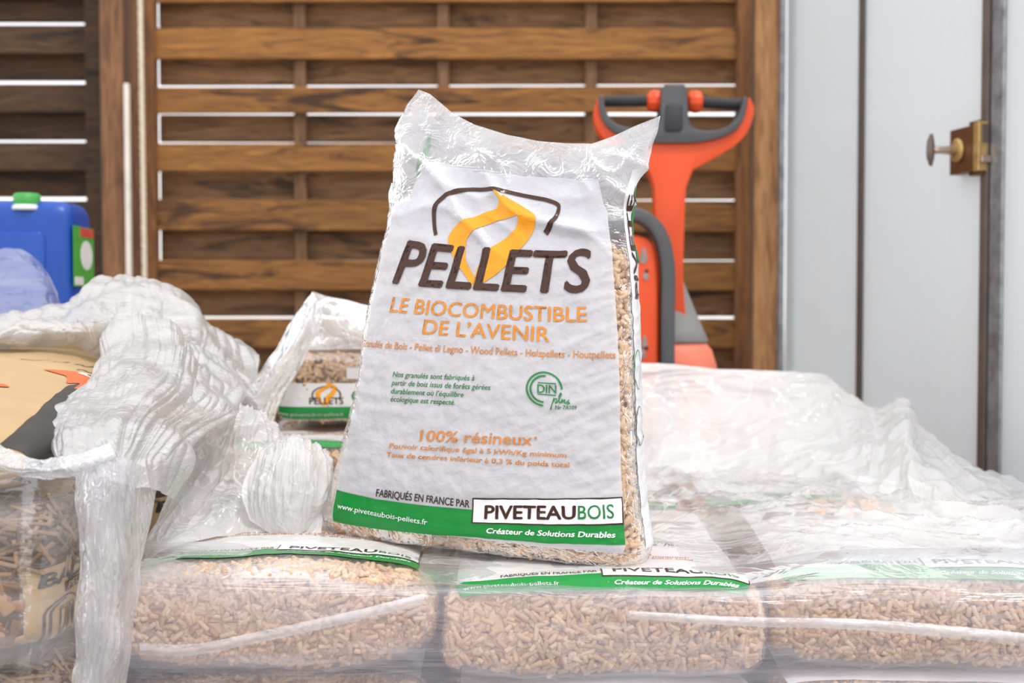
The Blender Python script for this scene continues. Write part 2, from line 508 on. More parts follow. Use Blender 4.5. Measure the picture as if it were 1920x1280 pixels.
# rows of the right hand panel, top row above the frame
edges = [-164, -110, -56, 2, 52, 108.5, 161, 214, 268, 321, 375, 430, 488, 541, 595]
while edges[-1] < 1250: edges.append(edges[-1] + 53.6)
gaps = {4: 1.2, 6: 3.6, 7: 4.6, 8: 1.0, 9: 0.5, 10: 0.7, 12: 0.6, 14: 3.8, 17: 3}
fp, fx0, fx1 = woven_panel('slatted_fence', 'wide brown slatted fence panel behind the orange pallet truck', 298, 1384, 3.9, edges, gaps,
                           (M['slat_front'], M['slat_back']), (565, 832, 1107), True, 0.0026, 3)
MB().box((xat(285.5, 3.88), 3.88, 0.93), (0.039, 0.045, 1.86)).build('frame_stile', M['stile'], fp, bevel=0.004)
MB().box((xat(1392, 3.87), 3.88, 0.93), (0.042, 0.05, 1.86)).build('frame_stile', M['stile'], fp, bevel=0.004)
MB().box(((fx0 + fx1) / 2, 3.9, 1.86), (fx1 - fx0, 0.05, 0.05)).build('frame_rail', M['stile'], fp, bevel=0.004)

edges2 = [-175, -118, -63, -10, 45, 98, 155, 208, 265, 318, 373, 428, 484, 540, 595]
while edges2[-1] < 1250: edges2.append(edges2[-1] + 53.6)
gaps2 = {4: 5.5, 6: 6.5, 8: 4.2, 10: 6.5}
fp2, gx0, gx1 = woven_panel('slatted_fence', 'shade-tinted slatted fence panel behind the blue canister', -420, 196, 4.08, edges2, gaps2,
                            (M['slat_shade_tint'], M['slat_shade_tint']), (-250, -40), True, 0.0008, 5)
MB().box((xat(184, 4.06), 4.05, 0.93), (0.046, 0.05, 1.86)).build('frame_stile', M['slat_shade_tint'], fp2, bevel=0.004)
MB().box((xat(-425, 4.06), 4.05, 0.93), (0.04, 0.05, 1.86)).build('frame_stile', M['slat_shade_tint'], fp2, bevel=0.004)

def upright(name, pxa, pxb, Y, d, mat, label, cat, lean=0.0, h=1.95):
    xa, xb = xat(pxa, Y), xat(pxb, Y)
    z0 = 0.0
    mb = MB()
    pts = [(xa + lean, Y, z0), (xb + lean, Y, z0), (xb, Y, h), (xa, Y, h)]
    mb.prism([Vector(p) for p in pts], (0, d, 0))
    o = mb.build(name, mat, None, bevel=0.004)
    return props(o, label, cat)

upright('fence_post', 190, 233, 3.84, 0.10, M['post'], 'thick brown fence post between the two slatted panels', 'post', 0.012)
upright('wooden_lath', 247, 266, 3.88, 0.03, M['post'], 'narrow brown lath beside the hanging cream rope', 'board', 0.01)
upright('gap_light_strip', 235, 245, 3.80, 0.02, M['strip'], 'thin white daylight strip standing in for a bright gap beside the thick fence post', 'strip', 0.004, 1.37)  # added pale strip, painted as the daylight seen through a gap
upright('fence_post', 1414, 1462, 3.84, 0.09, M['post_light'], 'pale brown post between the slatted panel and the white door', 'post', 0.0)
tr = upright('trim_1', 1461, 1471, 3.80, 0.09, M['steel'], None, None, 0.0)
props(tr, kind='structure')

# twisted rope hanging in front of the lath
rp = MB()
xr0, xr1 = xat(267, 3.8), xat(274.5, 3.8)
for k in range(3):
    path = []
    for i in range(260):
        f = i / 259
        z = 1.95 - 1.9 * f
        a = f * 2 * math.pi * 62 + k * 2 * math.pi / 3
        path.append((xr0 + (xr1 - xr0) * f + 0.0042 * math.cos(a), 3.8 + 0.0042 * math.sin(a), z))
    rp.tube(path, 0.0052, 6)
props(rp.build('hanging_rope', M['rope'], None, True), 'cream twisted rope hanging down in front of the fence', 'rope')

# polycarbonate door standing obliquely at the right
P0 = Vector((xat(1472, 3.88), 3.88, 0))
wd = Vector((0.20, -1.20, 0)).normalized()
wn = Vector((-wd.y, wd.x, 0))
if wn.x > 0: wn = -wn
def ws_at(px):
    """distance along the door's line of what is seen at px"""
    k = (px - 960) / FPX
    # x = k * y (level ray)
    return (k * P0.y - P0.x) / (wd.x - k * wd.y)
def wall_rect(name, s0, s1, z0, z1, off, th, mat, parent=None, bevel=0.0):
    a, b = P0 + wd * s0 + wn * off, P0 + wd * s1 + wn * off
    mb = MB().prism([Vector((a.x, a.y, z0)), Vector((b.x, b.y, z0)), Vector((b.x, b.y, z1)), Vector((a.x, a.y, z1))], -wn * th)
    return mb.build(name, mat, parent, bevel=bevel)
sA, sB, sC, sD, sE, sF = ws_at(1472), ws_at(1609), ws_at(1618), ws_at(1843), ws_at(1856), ws_at(1881)
door = thing('door_1', P0 + wd * ((sA + sE) / 2), None, None, None, 'structure')
wall_rect('polycarbonate_panel', sA, sB, 0.02, 1.95, 0.0, 0.016, M['polycarb'], door)
wall_rect('polycarbonate_panel', sC, sD, 0.02, 1.95, 0.0, 0.016, M['polycarb'], door)
wall_rect('seam_strip', sB - 0.002, sC + 0.002, 0.02, 1.95, 0.006, 0.028, M['seam'], door, 0.003)
wall_rect('edge_frame', sD, sE, 0.01, 1.96, 0.012, 0.04, M['darksteel'], door, 0.003)
t2 = wall_rect('trim_2', sE + 0.002, sF, 0.0, 2.0, 0.006, 0.05, M['steel'], None, 0.004)
props(t2, kind='structure')
wr_ = wall_rect('wall_right', sF, sF + 1.1, 0.0, 2.0, 0.0, 0.016, M['polycarb'])
props(wr_, kind='structure')
# the rim lock on the door: broad side towards the fence, latch end towards the room
def wpt(s, off, z):
    p = P0 + wd * s + wn * off
    return Vector((p.x, p.y, z))
def ws_off(px, off):
    q, k = P0 + wn * off, (px - 960) / FPX
    return (k * q.y - q.x) / (wd.x - k * wd.y)
def wbox(s0, s1, z0, z1, o0, o1, name, mat, parent, bevel=0.0015):
    mb = MB().prism([wpt(s0, o1, z0), wpt(s1, o1, z0), wpt(s1, o1, z1), wpt(s0, o1, z1)], -wn * (o1 - o0))
    return mb.build(name, mat, parent, bevel=bevel)
LO = 0.030
s0, s1 = ws_off(1777, LO), ws_off(1824, LO)
YL = wpt(s1, LO, 0).y
zL = lambda py: zat(py, YL)
lock = wbox(s0, s1, zL(320), zL(233), 0.0, LO, 'rim_lock', M['brown'], door)
wbox(s0 + (s1 - s0) * 0.62, s1 + 0.010, zL(327), zL(224), 0.0, LO * 0.72, 'lock_plate', M['brown'], lock)
wbox(s1 - 0.006, s1 + 0.016, zL(321), zL(228), 0.001, LO + 0.001, 'latch_housing', M['brass'], lock)
wbox(s1 + 0.010, s1 + 0.019, zL(268), zL(234), 0.008, LO - 0.006, 'latch_opening', M['darksteel'], lock)
wbox(s1 + 0.010, s1 + 0.026, zL(306), zL(293), 0.006, LO - 0.002, 'latch_bolt', M['nickel'], lock)
kc = wpt(ws_off(1793, LO), 0.0, zL(275))
MB().lathe(kc + wn * LO, wn, [(0, 0.0), (0, 0.026), (0.005, 0.026), (0.008, 0.020), (0.009, 0.0)], 32).build('cylinder_rose', M['brass'], lock, True)
MB().lathe(kc + wn * (LO + 0.004), wn, [(0, 0.010), (0.02, 0.010), (0.04, 0.008), (0.062, 0.009)], 24).build('knob_shaft', M['nickel'], lock, True)
knob = MB().lathe(kc + wn * (LO + 0.058), wn, [(0, 0.0), (0.001, 0.026), (0.004, 0.036), (0.009, 0.034), (0.014, 0.022), (0.016, 0.0)], 32)
kx = kc + wn * (LO + 0.058)
knob.v = [tuple(Vector(p) - wd * ((Vector(p) - kx).dot(wd) * 0.72)) for p in knob.v]   # an upright oval turn
knob.build('door_knob', M['bronze'], lock, True)

# ================================================================== orange pallet truck
YT = 3.0
truck = thing('pallet_truck', (xat(1165, YT), YT, 0), 'orange pallet truck with grey steering handle behind the white cover film', 'pallet truck')
def outline(pts, Y): return [at(x, y, Y) for x, y in pts]
def spl(pts, n=6, closed=True):
    """smooth closed outline"""
    P = np.array(pts, float)
    out = []
    m = len(P)
    for i in range(m if closed else m - 1):
        if closed: p0, p1, p2, p3 = P[i - 1], P[i], P[(i + 1) % m], P[(i + 2) % m]
        else: p0, p1, p2, p3 = P[max(i - 1, 0)], P[i], P[i + 1], P[min(i + 2, m - 1)]
        for k in range(n):
            f = k / n
            out.append(0.5 * (2 * p1 + (p2 - p0) * f + (2 * p0 - 5 * p1 + 4 * p2 - p3) * f * f + (3 * p1 - p0 - 3 * p2 + p3) * f ** 3))
    if not closed: out.append(P[-1])
    return [tuple(p) for p in out]
head = spl([(1120, 186), (1114, 215), (1122, 246), (1148, 274), (1188, 296), (1215, 318), (1227, 350)], 5, False)
head += spl([(1229, 420), (1227, 520), (1226, 640), (1284, 640), (1281, 520), (1284, 400), (1287, 350)], 3, False)
head += spl([(1300, 318), (1340, 296), (1384, 268), (1406, 238), (1414, 205), (1406, 182)], 5, False)
head += spl([(1401, 190), (1396, 212), (1380, 238), (1345, 256), (1300, 262), (1262, 262), (1215, 258), (1170, 250), (1142, 232), (1130, 206), (1127, 186)], 4, False)
MB().prism(outline(head, YT - 0.03), (0, 0.06, 0)).build('tiller_arm', M['orange'], truck, True, bevel=0.010, seg=3)
lining = spl([(1124, 178), (1124, 205), (1136, 234), (1165, 254), (1215, 266), (1268, 268), (1325, 264), (1370, 250), (1392, 228), (1400, 200), (1402, 182)], 5, False)
lining += spl([(1394, 181), (1391, 200), (1378, 226), (1350, 242), (1315, 244), (1297, 236), (1291, 220)], 5, False)
lining += [(1290, 200), (1288, 165), (1284, 159), (1246, 159), (1241, 165), (1239, 200)]
lining += spl([(1238, 225), (1228, 240), (1195, 240), (1160, 234), (1141, 216), (1134, 196), (1132, 180)], 5, False)
MB().prism(outline(lining, YT - 0.042), (0, 0.084, 0)).build('control_head', M['grey'], truck, True, bevel=0.007, seg=3)
btn = [(1249, 198), (1254, 194), (1274, 194), (1279, 198), (1280, 240), (1276, 246), (1250, 246), (1246, 240)]
MB().prism(outline(btn, YT - 0.047), (0, 0.02, 0)).build('horn_pad', M['rubber'], truck, True, bevel=0.003)
def grip(xa, xb, ya, yb):
    A, B = at(xa, ya, YT), at(xb, yb, YT)
    L = (B - A).length
    prof = [(0, 0.0)]
    nrib = 22
    for i in range(nrib * 4 + 1):
        f = i / (nrib * 4)
        prof.append((f * L, 0.0130 + 0.0013 * math.sin(f * nrib * 2 * math.pi)))
    prof.append((L, 0.0))
    MB().lathe(A, B - A, prof, 20).build('hand_grip', M['rubber'], truck, True)
grip(1134, 1213, 190, 189)
grip(1316, 1396, 192, 196)
def throttle(xc, yc):
    mb = MB()
    pr = [(-0.019, 0.0), (-0.018, 0.016), (-0.012, 0.023), (0.0, 0.027), (0.012, 0.026), (0.018, 0.020), (0.019, 0.0)]
    c = at(xc, yc, YT)
    mb.lathe(c, (1, 0, 0), pr, 10)
    mb.build('throttle_knob', M['orange'], truck, False, bevel=0.003)
throttle(1227, 190)
throttle(1302, 191)
# mast guard arch, nearer
YM = 2.9
arch = [at(*p, YM) for p in spl([(1068, 760), (1066, 600), (1068, 500), (1085, 440), (1120, 410), (1165, 402), (1205, 408), (1236, 440), (1250, 500), (1250, 600), (1249, 760)], 6, False)]
arch = [Vector((arch[0].x, YM, 0.10))] + arch + [Vector((arch[-1].x, YM, 0.10))]
mb = MB()
vs, fs = [], []
for i, p in enumerate(arch):
    t = (arch[min(i + 1, len(arch) - 1)] - arch[max(i - 1, 0)]).normalized()
    nrm = Vector((t.z, 0, -t.x))
    for a, b in ((-0.0155, -0.03), (0.0155, -0.03), (0.0155, 0.03), (-0.0155, 0.03)):
        vs.append(p + nrm * a + Vector((0, b, 0)))
for i in range(len(arch) - 1):
    for k in range(4):
        fs.append((i * 4 + k, i * 4 + (k + 1) % 4, i * 4 + 4 + (k + 1) % 4, i * 4 + 4 + k))
fs += [(0, 1, 2, 3), tuple(len(vs) - 4 + k for k in range(4))]
mb.add(vs, fs).build('mast_guard', M['grey'], truck, True, bevel=0.005, seg=2)
pan = spl([(1082, 700), (1081, 560), (1086, 485), (1110, 450), (1165, 438), (1215, 447), (1231, 480), (1236, 560), (1236, 700)], 5, False)
pts = [at(*p, YM - 0.012) for p in pan]
pts = [Vector((pts[0].x, pts[0].y, 0.10))] + pts + [Vector((pts[-1].x, pts[-1].y, 0.10))]
panel = MB().prism(pts, (0, 0.04, 0)).build('battery_cover', M['orange'], truck, True, bevel=0.008, seg=3)
for sx, sy, sr in ((1207, 480, 7), (1211, 515, 5), (1208, 642, 6), (1206, 662, 5)):
    mb = MB()
    ring = [at(sx + sr * math.cos(a) * (1 + 0.3 * math.sin(3 * a)), sy + sr * 2.2 * math.sin(a), YM - 0.0145) for a in np.linspace(0, 2 * math.pi, 15)[:-1]]
    mb.prism(ring, (0, 0.002, 0)).build('paint_scuff', M['scuff'], panel)
for sy in (508, 652):
    c = at(1212, sy, YM - 0.0125)
    MB().lathe(c, (0, -1, 0), [(0, 0.0), (0.0, 0.0045), (0.003, 0.004), (0.004, 0)], 12).build('bolt_head', M['black'], panel, True)
# grey boot round the tiller foot and the orange motor hood under it
Yb = 3.02
def ring_stack(name, rows, mat, depth_ratio, parent, n=40, ex=2.6):
    P = []
    for (xl, xr, y) in rows:
        A, B = at(xl, y, Yb), at(xr, y, Yb)
        c, hw = (A + B) / 2, (B.x - A.x) / 2
        row = []
        for k in range(n):
            a = 2 * math.pi * k / n
            ca, sa = math.cos(a), math.sin(a)
            row.append((c.x + hw * math.copysign(abs(ca) ** (2 / ex), ca), Yb + hw * depth_ratio * math.copysign(abs(sa) ** (2 / ex), sa), c.z))
        P.append(row)
    mb = MB()
    m = len(P)
    mb.v = [p for r in P for p in r]
    mb.f = [(i * n + k, i * n + (k + 1) % n, (i + 1) * n + (k + 1) % n, (i + 1) * n + k) for i in range(m - 1) for k in range(n)]
    mb.f += [tuple(range(n)), tuple((m - 1) * n + k for k in range(n))]
    mb.m = [0] * len(mb.f)
    return mb.build(name, mat, parent, True)
ring_stack('tiller_boot', [(1236, 1262, 482), (1232, 1270, 496), (1222, 1282, 530), (1204, 1302, 580), (1188, 1318, 618), (1180, 1326, 636), (1182, 1324, 643)], M['boot'], 0.8, truck)
ring_stack('motor_hood', [(1184, 1322, 642), (1176, 1333, 655), (1168, 1342, 685), (1160, 1350, 760), (1155, 1352, 900), (1155, 1352, 1060)], M['orange_light'], 0.8, truck)
zc = zat(1060, Yb)
MB().lathe((xat(1165, Yb) - 0.0, Yb + 0.02, 0.09), (1, 0, 0), [(-0.035, 0), (-0.035, 0.085), (-0.03, 0.09), (0.03, 0.09), (0.035, 0.085), (0.035, 0)], 32).build('drive_wheel', M['rubber'], truck, True)
MB().box((xat(1165, 2.95), 2.98, 0.17), (0.28, 0.2, 0.14)).build('chassis', M['orange'], truck, bevel=0.02, seg=3)

# ================================================================== blue canister
YJ = 2.78
jx0, jx1 = xat(-95, YJ), xat(128, YJ)
jzt, jzb = zat(372, YJ), 0.508
jd = 0.19
jxc, jw = (jx0 + jx1) / 2, jx1 - jx0
jyaw = math.radians(4)
jc = thing('canister', (jxc, YJ + jd / 2, jzb), 'blue plastic canister with green screw cap and green label', 'canister')
jh = jzt - jzb
JR = Matrix.Rotation(jyaw, 3, 'Z')
def jl(x, y, z): return JR @ Vector((x, y, 0)) + Vector((jxc, YJ + jd / 2, jzb + z))
rows = [(0.93, 0.0), (0.985, 0.008), (1, 0.025), (1, jh - 0.07), (0.99, jh - 0.04), (0.96, jh - 0.018), (0.88, jh - 0.003), (0.6, jh)]
n = 56
vs = []
for s_, z in rows:
    for k in range(n):
        a = 2 * math.pi * k / n
        ca, sa = math.cos(a), math.sin(a)
        ex = 7
        x = jw / 2 * math.copysign(abs(ca) ** (2 / ex), ca)
        y = jd / 2 * math.copysign(abs(sa) ** (2 / ex), sa)
        vs.append(jl(x * s_ if s_ < 1 else x, y * (s_ if s_ > 0.9 else s_ * 0.9), z))
fs = [(i * n + k, i * n + (k + 1) % n, (i + 1) * n + (k + 1) % n, (i + 1) * n + k) for i in range(len(rows) - 1) for k in range(n)]
fs += [tuple(range(n))[::-1], tuple((len(rows) - 1) * n + k for k in range(n))]
mb = MB().add(vs, fs)
jb = mb.build('body', M['blue'], jc, True)
jb.modifiers.new('s', 'SUBSURF').render_levels = 1
def jprism(pts, y0, y1, name, mat, parent, bevel=0.006):
    return MB().prism([jl(x, y0, z) for x, z in pts], JR @ Vector((0, y1 - y0, 0))).build(name, mat, parent, True, bevel=bevel, seg=3)
fr = [(-0.095, 0.04), (0.062, 0.04), (0.072, 0.05), (0.072, jh - 0.085), (0.062, jh - 0.07), (-0.095, jh - 0.07)]
jprism(fr, -jd / 2 - 0.005, -jd / 2 + 0.02, 'raised_panel', M['blue'], jc, 0.005)
hw_ = jl(-0.0, 0, 0.40)
capx = xat(40, YJ) - jxc
cb = jl(capx, -0.070, jh - 0.024)
MB().lathe(cb, (0, 0, 1), [(0, 0), (0, 0.033), (0.008, 0.033), (0.009, 0.029), (0.012, 0.029)], 32).build('cap_ring', M['white_ring'], jc, True)
pr = [(0.010, 0.0), (0.010, 0.027), (0.014, 0.029), (0.034, 0.0285), (0.037, 0.024), (0.037, 0)]
MB().lathe(cb, (0, 0, 1), pr, 32).build('screw_cap', M['green_cap'], jc, True)
# carrying handle on top
hp = [jl(-0.07 - 0.03, 0.05, jh - 0.005), jl(-0.07 - 0.035, 0.05, jh + 0.012), jl(-0.07 - 0.045, 0.05, jh + 0.018), jl(-0.02 - 0.10, 0.05, jh + 0.018), jl(-0.02 - 0.11, 0.05, jh + 0.012), jl(-0.02 - 0.115, 0.05, jh - 0.005)]
MB().tube(hp, 0.012, 14).build('handle', M['blue'], jc, True)
def jside(z0, z1, y0, y1, off, name, mat, parent):
    mb = MB().prism([jl(jw / 2 + off, y0, z0), jl(jw / 2 + off, y1, z0), jl(jw / 2 + off, y1, z1), jl(jw / 2 + off, y0, z1)], JR @ Vector((-0.0012, 0, 0)))
    return mb.build(name, mat, parent)
lb = jside(0.255, 0.388, -0.085, 0.085, 0.0012, 'label', M['lab_green'], jc)
jside(0.366, 0.386, -0.03, 0.08, 0.0018, 'label_stripe', M['lab_red'], lb)
jside(0.258, 0.276, -0.08, -0.01, 0.0018, 'label_box', M['lab_white'], lb)
ring = [jl(jw / 2 + 0.0018, 0.02 + 0.05 * math.cos(a), 0.325 + 0.033 * math.sin(a)) for a in np.linspace(0, 2 * math.pi, 25)[:-1]]
MB().prism(ring, JR @ Vector((-0.0008, 0, 0))).build('label_oval', M['lab_white'], lb)

# ================================================================== bags: shape, contents, print
def fast_mesh(name, V, F):
    """V (n,3), F list of arrays (m,k)"""
    me = bpy.data.meshes.new(name)
    me.vertices.add(len(V))
    me.vertices.foreach_set('co', np.asarray(V, np.float32).ravel())
    tot = np.concatenate([np.full(len(f), f.shape[1], np.int32) for f in F])
    loops = np.concatenate([f.ravel() for f in F]).astype(np.int32)
    me.loops.add(len(loops))
    me.loops.foreach_set('vertex_index', loops)
    me.polygons.add(len(tot))
    me.polygons.foreach_set('loop_start', np.concatenate([[0], np.cumsum(tot)[:-1]]).astype(np.int32))
    me.polygons.foreach_set('loop_total', tot)
    me.update(calc_edges=True)
    return me

class Bag:
    """a filled bag: rows of rings; a runs 0..1 over the printed face (left to right) and 1..2 over the back, b from foot to top"""
    def __init__(s, O, ex, eb, en, NA=240):
        s.O, s.ex, s.eb, s.en, s.NA = (np.array(v, float) for v in (O, ex, eb, en, NA))
        s.NA = int(NA)
        s.rows, s.b = [], []
    def ring(s, b, xl, xr, hf, hb, n, zfun, yc=0.0):
        """one ring: from xl to xr, front and back half thickness hf, hb"""
        th = np.linspace(0, math.pi, 500)
        c, hw = (xl + xr) / 2, (xr - xl) / 2
        cx = -np.sign(np.cos(th)) * np.abs(np.cos(th)) ** (2 / n)
        sy = np.sin(th) ** (2 / n)
        out = []
        for h, fl in ((hf, 1), (hb, -1)):
            x, y = c + hw * cx, yc + fl * h * sy
            L = np.concatenate([[0], np.cumsum(np.hypot(np.diff(x), np.diff(y)))])
            f = np.linspace(0, L[-1], s.NA // 2 + 1)
            xs, ys = np.interp(f, L, x), np.interp(f, L, y)
            out.append((xs, ys) if fl > 0 else (xs[::-1], ys[::-1]))
        X = np.concatenate([out[0][0][:-1], out[1][0][:-1]])
        Y = np.concatenate([out[0][1][:-1], out[1][1][:-1]])
        Z = zfun((X - xl) / max(xr - xl, 1e-6))
        s.rows.append(np.stack([X, Z, Y], -1))
        s.b.append(b)
    def finish(s, disp=None):
        L = np.array(s.rows)
        s.b = np.array(s.b)
        s.P = s.O + L[..., :1] * s.ex + L[..., 1:2] * s.eb + L[..., 2:3] * s.en
        s.Nr = grid_normals(s.P, True)
        # outward
        c = s.P.mean((0, 1))
        if ((s.P - c) * s.Nr).sum(-1).mean() < 0: s.Nr = -s.Nr
        s.A = np.arange(s.NA) * 2.0 / s.NA
        s.base = s.P.copy()
        if disp is not None:
            s.P = s.P + s.Nr * disp(s.A[None, :], s.b[:, None], s.P)[..., None]
            N2 = grid_normals(s.P, True)
            sg = np.sign((N2 * s.Nr).sum(-1))[..., None]
            s.Nr = N2 * np.where(sg == 0, 1, sg)
        return s
    def _smp(s, G, a, b):
        a = np.mod(np.asarray(a, float), 2.0) / 2.0 * s.NA
        j = np.floor(a).astype(int)
        fa = (a - j)[..., None]
        j = j % s.NA
        i = np.clip(np.searchsorted(s.b, b) - 1, 0, len(s.b) - 2)
        fb = np.clip((b - s.b[i]) / (s.b[i + 1] - s.b[i]), 0, 1)[..., None]
        j2 = (j + 1) % s.NA
        return (G[i, j] * (1 - fa) + G[i, j2] * fa) * (1 - fb) + (G[i + 1, j] * (1 - fa) + G[i + 1, j2] * fa) * fb
    def map(s, a, b, off=0.0, base=False):
        a, b = np.asarray(a, float), np.asarray(b, float)
        n = s._smp(s.Nr, a, b)
        n = n / (np.linalg.norm(n, axis=-1)[..., None] + 1e-12)
        return s._smp(s.base if base else s.P, a, b) + n * np.asarray(off)[..., None]
    def normal(s, a, b):
        n = s._smp(s.Nr, np.asarray(a, float), np.asarray(b, float))
        return n / (np.linalg.norm(n, axis=-1)[..., None] + 1e-12)
    def film(s, name, mat, parent):
        return link_mesh(name, grid_mesh(name, s.P, True, True), mat, parent)
    def pellets(s, name, mat, parent, regions, per_m2, r=0.0035, L=(0.010, 0.024), depth=(0.001, 0.006), tilt=0.35, core=True, flat=1.0, seed=1, sides=7):
        R = np.random.default_rng(seed)
        aa, bb = [], []
        for (a0, a1, b0, b1) in regions:
            ga, gb = np.linspace(a0, a1, 61), np.linspace(b0, b1, 61)
            GA, GB = np.meshgrid(ga, gb)
            Q = s.map(GA, GB)
            ar = np.linalg.norm(np.cross(Q[:-1, 1:] - Q[:-1, :-1], Q[1:, :-1] - Q[:-1, :-1]), axis=-1).ravel()
            k = R.choice(len(ar), int(per_m2 * ar.sum()), p=ar / ar.sum())
            i, j = k // 60, k % 60
            aa.append(ga[j] + R.random(len(k)) * (ga[1] - ga[0]))
            bb.append(gb[i] + R.random(len(k)) * (gb[1] - gb[0]))
        a, b = np.concatenate(aa), np.concatenate(bb)
        m = len(a)
        rr = r * R.uniform(0.9, 1.1, m)
        ctr = s.map(a, b, -(rr * 1.15 + R.uniform(depth[0], depth[1], m)))
        n = s.normal(a, b)
        t1 = s.map(a + 0.004, b) - s.map(a - 0.004, b)
        t1 -= n * (t1 * n).sum(-1)[:, None]
        t1 /= np.linalg.norm(t1, axis=1)[:, None] + 1e-12
        t2 = np.cross(n, t1)
        ph = R.uniform(0, 2 * math.pi, m)
        ax = np.cos(ph)[:, None] * t1 + np.sin(ph)[:, None] * t2 + R.normal(0, tilt, m)[:, None] * n
        ax /= np.linalg.norm(ax, axis=1)[:, None]
        u = np.cross(ax, n)
        u /= np.linalg.norm(u, axis=1)[:, None] + 1e-12
        v = np.cross(u, ax)
        ln = R.uniform(L[0], L[1], m)
        prof = [(-0.5, 0.0, 0), (-0.5, 0.80, 0), (-0.5, 1.0, 0.25), (0.5, 1.0, -0.25), (0.5, 0.80, 0), (0.5, 0.0, 0)]
        k = sides
        an = np.arange(k) * 2 * math.pi / k
        V = []
        for f, q, e in prof:
            c = ctr + ax * (ln * f + rr * e)[:, None]
            if q == 0: V.append(c[:, None, :])
            else: V.append(c[:, None, :] + (np.cos(an)[None, :, None] * u[:, None, :] + np.sin(an)[None, :, None] * v[:, None, :] * flat) * (rr * q)[:, None, None])
        V = np.concatenate(V, 1)
        per = V.shape[1]
        quads, tris = [], []
        o = [0, 1, 1 + k, 1 + 2 * k, 1 + 3 * k, 1 + 4 * k]
        for i in range(k):
            i2 = (i + 1) % k
            tris.append((o[0], o[1] + i2, o[1] + i))
            for q in (1, 2, 3): quads.append((o[q] + i, o[q] + i2, o[q + 1] + i2, o[q + 1] + i))
            tris.append((o[4] + i, o[4] + i2, o[5]))
        base = (np.arange(m) * per)[:, None, None]
        Fq = (np.array(quads)[None] + base).reshape(-1, 4)
        Ft = (np.array(tris)[None] + base).reshape(-1, 3)
        V = V.reshape(-1, 3)
        if core:
            b0, b1 = min(x[2] for x in regions), max(x[3] for x in regions)
            gb = np.linspace(max(b0, s.b[0]), b1, 40)
            GA, GB = np.meshgrid(np.arange(0, 2, 0.025), gb)
            Q = s.map(GA, GB, -(r * 3.6), True)
            nv, nu = Q.shape[:2]
            i = np.arange(nv - 1)[:, None] * nu
            j = np.arange(nu)[None, :]
            q = np.stack([i + j, i + (j + 1) % nu, i + nu + (j + 1) % nu, i + nu + j], -1).reshape(-1, 4)
            Fq = np.concatenate([Fq, q + len(V)])
            V = np.concatenate([V, Q.reshape(-1, 3)])
        o_ = link_mesh(name, fast_mesh(name, V, [Fq, Ft]), mat, parent, False)
        o_['kind'] = 'stuff'
        return o_

# ---- flat artwork laid on a bag --------------------------------------------------------
_tcache = {}
def text_flat(txt, bold=0.0):
    key = (txt, bold)
    if key not in _tcache:
        c = bpy.data.curves.new('t', 'FONT')
        c.body, c.resolution_u = txt, 3
        o = bpy.data.objects.new('t', c)
        me = bpy.data.meshes.new_from_object(o)
        v = np.array([(p.co.x, p.co.y) for p in me.vertices]).reshape(-1, 2)
        f = [tuple(p.vertices) for p in me.polygons]
        if bold:   # heavier strokes: the outlines set again slightly aside
            v0, f0, k0 = v, f, len(v)
            for dx, dy in ((bold, 0), (-bold, 0), (0, bold * 0.8), (0, -bold * 0.8)):
                f = f + [tuple(i + len(v) for i in q) for q in f0]
                v = np.concatenate([v, v0 + np.array([dx, dy])])
        bpy.data.objects.remove(o)
        bpy.data.curves.remove(c)
        bpy.data.meshes.remove(me)
        _tcache[key] = (v, f)
    return _tcache[key]
_capv, _ = text_flat('H')
CAP = _capv[:, 1].max()

def lay(bag, name, v2, faces, mat, parent, off, da=0.01, db=0.01, swap=False, label=None):
    """2D shape in (a, b) cut finely and laid on the bag"""
    bm = bmesh.new()
    vv = [bm.verts.new((p[0], p[1], 0)) for p in v2]
    for f in faces:
        try: bm.faces.new([vv[i] for i in f])
        except ValueError: pass
    v2 = np.asarray(v2)
    for ax, d in ((0, da), (1, db)):
        lo, hi = v2[:, ax].min(), v2[:, ax].max()
        for k in range(int(math.ceil(lo / d)), int(math.floor(hi / d)) + 1):
            co, no = [0, 0, 0], [0, 0, 0]
            co[ax], no[ax] = k * d, 1
            bmesh.ops.bisect_plane(bm, geom=bm.verts[:] + bm.edges[:] + bm.faces[:], plane_co=co, plane_no=no)
    bm.normal_update()
    co = np.array([v.co[:2] for v in bm.verts])
    P = bag.map(co[:, 0], co[:, 1], off)
    for v, p in zip(bm.verts, P): v.co = p
    bmesh.ops.recalc_face_normals(bm, faces=bm.faces)
    me = bpy.data.meshes.new(name)
    bm.to_mesh(me)
    bm.free()
    return link_mesh(name, me, mat, parent, True, label)

def lettering(bag, name, lines, mat, parent, off=0.0011, bold=0.0, shear=0.0, asp=1.3, along='a', label=None):
    """lines: (text, a0, b0, a1, b1, cap height in b); asp = face length / face width"""
    V, F = [], []
    for txt, a0, b0, a1, b1, h in lines:
        v, f = text_flat(txt, bold)
        x = (v[:, 0] - v[:, 0].min()) / (v[:, 0].max() - v[:, 0].min())
        y = v[:, 1] / CAP * h
        if along == 'a':
            p = np.stack([a0 + (a1 - a0) * x + shear * y * asp, b0 + (b1 - b0) * x + y], -1)
        else:      # reads up the bag; the letters' tops point to smaller a
            p = np.stack([a0 + (a1 - a0) * x - y, b0 + (b1 - b0) * x + shear * y / asp], -1)
        F += [tuple(i + len(V) for i in q) for q in f]
        V += p.tolist()
    return lay(bag, name, V, F, mat, parent, off, label=label)

